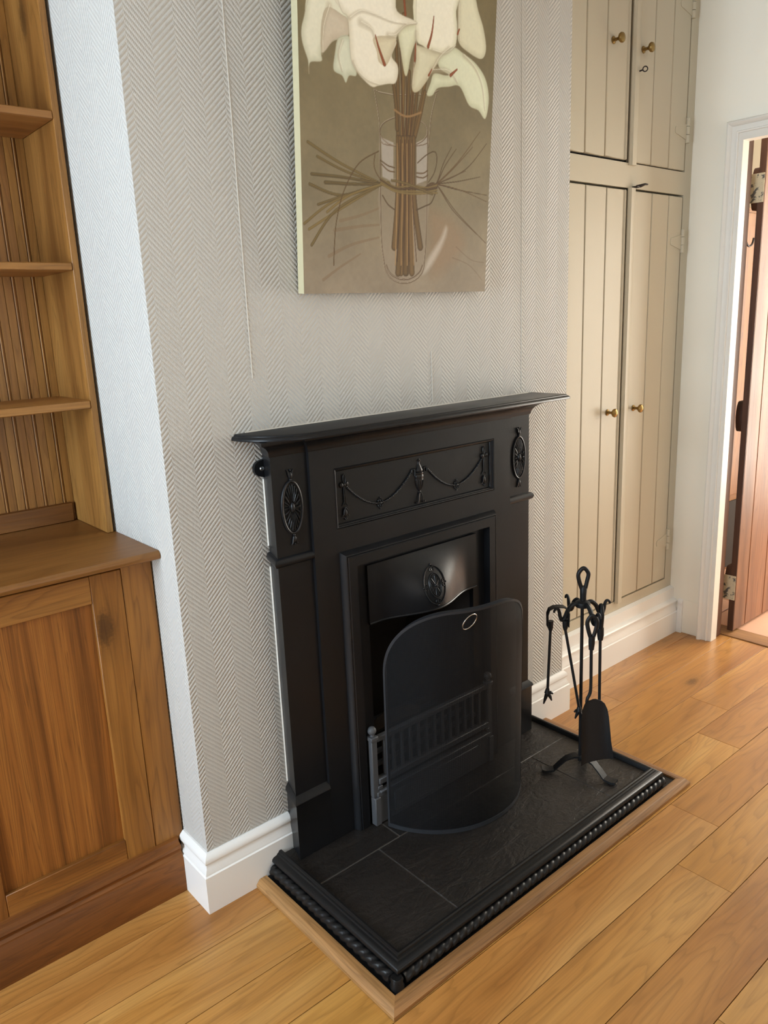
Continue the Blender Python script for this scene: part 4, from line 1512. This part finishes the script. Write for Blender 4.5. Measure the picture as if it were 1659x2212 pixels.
GLASS=[
 (1.5,[(433,495),(429,494),(424,491),(418,489),(411,487),(403,485),(395,483),(386,481),(377,479),(367,477),(357,475),(347,474),(337,472),(326,471),(316,469),(306,468),(296,467),(286,466),(277,465),(268,465),(260,465),(252,465),(245,465),(239,465),(233,465),(229,466),(225,467),(222,468),(220,469)]),
 (2,[(397,397),(395,388),(389,380),(380,373),(366,366),(351,360),(333,356),(315,353),(297,352),(280,353),(265,355),(253,360),(244,365),(238,372),(236,379),(238,386),(243,394),(253,402),(265,408),(280,414),(296,419),(314,422),(332,423),(349,422),(365,420),(378,416),(389,411),(395,404),(397,397)]),
 (2,[(398,373),(398,372),(396,370),(394,369),(390,367),(386,366),(381,364),(374,363),(368,361),(360,360),(353,359),(344,357),(336,356),(327,355),(318,354),(310,353),(301,353),(293,352),(285,352),(277,352),(270,352),(264,352),(258,352),(253,353),(249,353),(246,354),(244,355),(242,356),(242,357)]),
 (2.5,[(236,379),(238,260),(243,131),(253,73)]),
 (2.5,[(397,397),(399,272),(399,136),(394,75)]),
 (2.5,[(394,75),(394,69),(393,63),(391,58),(388,52),(384,47),(379,43),(374,38),(368,35),(361,31),(354,29),(347,26),(339,25),(331,24),(323,24),(315,24),(307,25),(300,26),(292,29),(286,31),(279,35),(273,38),(268,42),(264,47),(260,52),(257,57),(255,62),(254,67),(253,73)]),
 (4,[(387,69),(385,65),(383,61),(381,57),(377,53),(374,50),(369,47),(365,44),(359,41),(354,39),(348,37),(342,35),(336,34),(329,34),(323,33),(316,34),(310,34),(304,35),(298,37),(292,39),(287,41),(282,43),(277,46),(273,49),(269,53),(266,56),(264,60),(262,64),(260,68)]),
 (1.5,[(218,471),(233,409),(236,379)]),
 (1.5,[(427,488),(409,430),(402,360)]),
]
PANE_L = [(240,367),(281,359),(282,268),(245,278)]
PANE_R = [(359,367),(396,383),(398,281),(362,269)]
GLOW = [(470,178),(447,142),(403,89),(384,42),(418,56),(465,114),(485,162)]
INVASE = [(241,260),(398,272),(397,135),(392,75),(371,37),(323,25),(279,37),(254,73),(245,131)]
WARM = [(399,227),(519,196),(567,126),(504,52),(412,22),(395,135)]


def cv_pt(a, b, d=0.0):
    """Canvas coordinates in metres (across, up, out of the face) to world; the canvas leans out at the top."""
    return Vector((.386 + a, -.030 - b * math.sin(lean_a) - d * math.cos(lean_a), 1.519 + b * math.cos(lean_a) - d * math.sin(lean_a)))


NXp, NYp = 400, 562
ga, gb = np.meshgrid(np.linspace(0, PW * 1000, NXp + 1), np.linspace(0, PH * 1000, NYp + 1))
rng = np.random.default_rng(3)


def soft_noise(cells, seed):
    r = np.random.default_rng(seed).random((int(PH * 1000 / cells) + 3, int(PW * 1000 / cells) + 3))
    fx, fy = ga / cells, gb / cells
    ix, iy = fx.astype(int), fy.astype(int)
    tx, ty = fx - ix, fy - iy
    tx, ty = tx * tx * (3 - 2 * tx), ty * ty * (3 - 2 * ty)
    return (r[iy, ix] * (1 - tx) + r[iy, ix + 1] * tx) * (1 - ty) + (r[iy + 1, ix] * (1 - tx) + r[iy + 1, ix + 1] * tx) * ty


def C3(r, g, b):
    return np.array([r, g, b], float)


img = np.zeros(ga.shape + (3,))
n_all = 0.5 * soft_noise(120, 1) + 0.3 * soft_noise(45, 2) + 0.2 * soft_noise(12, 4)
tv = np.clip(gb / 620, 0, 1)
img[:] = C3(138, 126, 102) * (1 - tv)[..., None] + C3(114, 102, 72) * tv[..., None]
lowr = np.clip(1 - gb / 260, 0, 1)[..., None]
img += lowr * (C3(150, 136, 120) - img) * .6
img *= (0.90 + 0.2 * n_all)[..., None]


def blend(mask, col):
    global img
    m = np.clip(mask, 0, 1)[..., None]
    img = img * (1 - m) + col * m


def catmull(p, k=6, closed=True):
    return np.array([[v.x, v.y] for v in smooth_pts([Vector(q).to_2d() for q in p], k, closed)])


def seg_dist(px_, py_, poly, closed):
    best = np.full(px_.shape, 1e9)
    tt = np.zeros(px_.shape)
    n = len(poly)
    m = n if closed else n - 1
    for i in range(m):
        ax, ay = poly[i]
        bx_, by_ = poly[(i + 1) % n]
        dx, dy = bx_ - ax, by_ - ay
        L2 = dx * dx + dy * dy + 1e-9
        t = np.clip(((px_ - ax) * dx + (py_ - ay) * dy) / L2, 0, 1)
        d = np.hypot(px_ - ax - t * dx, py_ - ay - t * dy)
        upd = d < best
        best = np.where(upd, d, best)
        tt = np.where(upd, (i + t) / m, tt)
    return best, tt


def window_of(poly, pad):
    lo, hi = poly.min(0) - pad, poly.max(0) + pad
    sx, sy = PW * 1000 / NXp, PH * 1000 / NYp
    x0, x1 = max(0, int(lo[0] / sx)), min(NXp + 1, int(hi[0] / sx) + 2)
    y0, y1 = max(0, int(lo[1] / sy)), min(NYp + 1, int(hi[1] / sy) + 2)
    return slice(y0, max(y0, y1)), slice(x0, max(x0, x1))


def fill(poly, colf, soft=1.2, k=6):
    poly = catmull(poly, k) if k else np.array(poly, float)
    w = window_of(poly, 6)
    X, Y = ga[w], gb[w]
    if X.size == 0:
        return
    inside = np.zeros(X.shape, bool)
    n = len(poly)
    for i in range(n):
        ax, ay = poly[i]
        bx_, by_ = poly[(i + 1) % n]
        cond = ((ay > Y) != (by_ > Y))
        if abs(by_ - ay) > 1e-9:
            inside ^= cond & (X < (bx_ - ax) * (Y - ay) / (by_ - ay) + ax)
    d, _ = seg_dist(X, Y, poly, True)
    sd = np.where(inside, d, -d)
    al = np.clip(sd / soft + .5, 0, 1)
    col, amt = colf(X, Y, np.maximum(sd, 0), poly)
    a = (al * amt)[..., None]
    img[w] = img[w] * (1 - a) + col * a


def stroke(pts, w0, w1, col, amt=1.0, closed=False, round_shade=0.0):
    poly = catmull(pts, 6, closed) if len(pts) > 2 else np.array(pts, float)
    w = window_of(poly, max(w0, w1) + 4)
    X, Y = ga[w], gb[w]
    if X.size == 0:
        return
    d, t = seg_dist(X, Y, poly, closed)
    hw = (w0 + (w1 - w0) * t) / 2
    a = np.clip((hw - d) / 1.2 + .5, 0, 1) * amt
    shade = 1 - round_shade * np.clip(d / np.maximum(hw, .5), 0, 1) ** 2
    img[w] = img[w] * (1 - a[..., None]) + col * shade[..., None] * a[..., None]


def petal(base, edge, sx, sy, amt=1.0):
    def f(X, Y, d, poly):
        c = poly.mean(0)
        ext = max(np.ptp(poly[:, 0]), np.ptp(poly[:, 1])) / 2
        g = np.clip(.5 + .5 * ((X - c[0]) * sx + (Y - c[1]) * sy) / ext, 0, 1)
        e = np.clip(d / 16, 0, 1) ** .7
        m = (e * (.45 + .55 * g))[..., None]
        return edge * (1 - m) + base * m, amt
    return f


flat = lambda col, amt=1.0: (lambda X, Y, d, poly: (np.broadcast_to(col, X.shape + (3,)), amt))
feather = lambda col, amt, r: (lambda X, Y, d, poly: (np.broadcast_to(col, X.shape + (3,)), amt * np.clip(d / r, 0, 1)))
# table shadows and reflected light
fill(WARM, feather(C3(146, 120, 92), .6, 40), 8)
SC = {'stem': C3(112, 86, 48), 'stemd': C3(70, 44, 22), 'steml': C3(156, 122, 78), 'tie': C3(150, 116, 74), 'spadix': C3(142, 74, 40), 'raffia': C3(106, 88, 50), 'raffiad': C3(76, 55, 32),
      'shadl': C3(108, 88, 66), 'shadw': C3(122, 98, 72)}
for c_, w0, w1, p_ in STROKES:
    if c_ in ('shadw', 'shadl'):
        stroke(p_, w0, w1, SC[c_], .45)
fill(GLOW, feather(C3(190, 180, 168), .8, 14), 4)
fill(INVASE, flat(C3(150, 136, 118), .45), 2)
fill(PANE_L, flat(C3(176, 168, 160), .75), 2, 0)
fill(PANE_R, flat(C3(176, 168, 160), .75), 2, 0)
for w_g, p_ in GLASS:
    stroke(p_, w_g + .8, w_g + .8, C3(92, 72, 52), .85)
    stroke([(a - 1.3, b + 1.0) for a, b in p_], .9, .9, C3(206, 196, 178), .75)
for pas in ('stem', 'steml', 'stemd', 'tie'):
    for c_, w0, w1, p_ in STROKES:
        if c_ == pas:
            stroke(p_, w0, w1, SC[c_] * random.uniform(.92, 1.1), .95, round_shade=.35 if pas == 'stem' else 0)
W0, WG, WS = C3(244, 238, 220), C3(206, 206, 176), C3(178, 166, 144)
PAL = {'leaf': (C3(232, 228, 206), C3(186, 184, 158), -.3, .5), 'leafb': (C3(206, 194, 172), C3(186, 172, 148), 0, .3), 'leafc': (C3(222, 222, 200), C3(180, 182, 156), -.4, .2),
       'leaf3': (W0, C3(208, 200, 176), -.1, .4), 'shade': (C3(222, 214, 184), C3(190, 176, 146), .5, .4), 'leaf4': (C3(226, 226, 198), C3(188, 184, 150), 0, .6),
       'leaf5': (W0, C3(208, 204, 174), .2, .3), 'leaf6': (C3(222, 218, 190), C3(184, 174, 142), -.4, .4), 'leaf7': (C3(228, 224, 196), C3(190, 184, 154), .3, .2), 'leaf8': (C3(224, 226, 198), C3(186, 186, 154), .4, .3)}
fill([(60, 690), (200, 640), (330, 700), (450, 690), (560, 740), (600, 800), (540, 860), (420, 880), (260, 870), (120, 820)], petal(W0, C3(200, 194, 168), 0, .4), 2)
order = ['leaf', 'leafb', 'leafc', 'leaf7', 'leaf4', 'leaf5', 'leaf6', 'leaf8', 'leaf3', 'shade']
PD_ = dict(POLYS)
for k_ in order:
    fill(PD_[k_], petal(*PAL[k_]), 1.6, 5)
    if k_ != 'shade':
        pc = catmull(PD_[k_], 5)
        w = window_of(pc, 4)
        stroke(PD_[k_] + [PD_[k_][0]], 1.6, 1.6, C3(164, 152, 126), .45)
FOLDS = [(5,2,[(143,604),(176,624),(215,625),(272,620),(319,624)]),(7,2,[(261,590),(284,595),(314,619),(352,631)]),(5,3,[(408,583),(453,583),(489,606)]),(8,3,[(409,538),(455,545),(482,538),(500,523)]),
 (8,3,[(86,618),(68,572),(64,520)]),(6,2,[(498,702),(498,649),(505,619)]),(6,2,[(352,611),(351,583),(343,529),(342,496)]),(5,2,[(154,516),(170,497),(198,484),(232,480)]),(5,2,[(122,555),(111,524),(121,492)]),
 (9,3,[(176,602),(209,593),(218,578)]),(6,2,[(466,596),(434,572),(412,544),(390,516)]),(5,2,[(520,590),(564,567),(595,528),(609,472)])]
for w0, w1, p_ in FOLDS:
    for q in range(4):
        stroke(p_, w0 * (2.6 - .6 * q), w1 * (2.6 - .6 * q), C3(176, 164, 136), .16)
    stroke([(a + 2.5, b + 2.5) for a, b in p_], 1.6, 1.0, C3(250, 246, 232), .55)
for c_, w0, w1, p_ in STROKES:
    if c_ == 'spadix':
        stroke(p_, w0 * 1.35, w1 * 1.35, SC[c_], .95, round_shade=.3)
for c_, w0, w1, p_ in STROKES:
    if c_ in ('raffia', 'raffiad'):
        stroke(p_, w0 * 1.05, w1 * 1.05, SC[c_] * random.uniform(.88, 1.22), .9, round_shade=.3)
        stroke([(a, b + w0 * .2) for a, b in p_], 1.0, 1.0, SC['raffia'] * 1.35, .4)
img *= (0.988 + 0.024 * soft_noise(5, 9))[..., None]
edge_t = np.minimum(np.minimum(ga, PW * 1000 - ga), np.minimum(gb, PH * 1000 - gb))
lin = np.clip(img / 255, 0, 1)
lin = np.where(lin <= .04045, lin / 12.92, ((lin + .055) / 1.055) ** 2.4) * 1.12
vs = np.zeros((NYp + 1, NXp + 1, 3))
ca, sa = math.cos(lean_a), math.sin(lean_a)
A_, Bq = ga / 1000, gb / 1000
vs[..., 0] = A_ - PW / 2
vs[..., 1] = -Bq * sa
vs[..., 2] = Bq * ca
me = bpy.data.meshes.new('canvas_print')
nv = (NXp + 1) * (NYp + 1)
me.vertices.add(nv)
me.vertices.foreach_set('co', vs.reshape(-1))
idx = np.arange(nv).reshape(NYp + 1, NXp + 1)
quads = np.stack([idx[:-1, :-1], idx[:-1, 1:], idx[1:, 1:], idx[1:, :-1]], -1).reshape(-1)
nf = NXp * NYp
me.loops.add(nf * 4)
me.loops.foreach_set('vertex_index', quads.astype(np.int32))
me.polygons.add(nf)
me.polygons.foreach_set('loop_start', np.arange(0, nf * 4, 4, dtype=np.int32))
me.polygons.foreach_set('loop_total', np.full(nf, 4, dtype=np.int32))
me.update(calc_edges=True)
at = me.color_attributes.new('print', 'FLOAT_COLOR', 'POINT')
at.data.foreach_set('color', np.concatenate([np.clip(lin, 0, 1), np.ones(ga.shape + (1,))], -1).reshape(-1))
t = NT('printed_canvas')
an = t.n('ShaderNodeAttribute', attribute_name='print')
tcn = t.n('ShaderNodeTexCoord')
wn = t.noise(tcn.outputs['Object'], 900.0, 1.0)
t.bump(wn, .0004, .5)
t.set(an.outputs['Color'], rough=.55, spec=.35)
me.materials.append(t.m)
me.validate()
po = bpy.data.objects.new('canvas_print', me)
COL.objects.link(po)
po.parent = pic
po.location = Vector((.706, -.030, 1.519)) - Vector(pic.location)
bm = B()
c8 = [cv_pt(a, b, d) for d in (-.0005, -.024) for a, b in ((0, 0), (PW, 0), (PW, PH), (0, PH))]
v8 = [bm.verts.new(p) for p in c8]
for q in ((0, 1, 2, 3), (7, 6, 5, 4), (0, 4, 5, 1), (1, 5, 6, 2), (2, 6, 7, 3), (3, 7, 4, 0)):
    bm.faces.new([v8[i] for i in q])
obj('wrapped_edge', bm, paint('canvas_edge', srgb(190, 180, 146), .6, .0004, 300), pic, smooth=False)
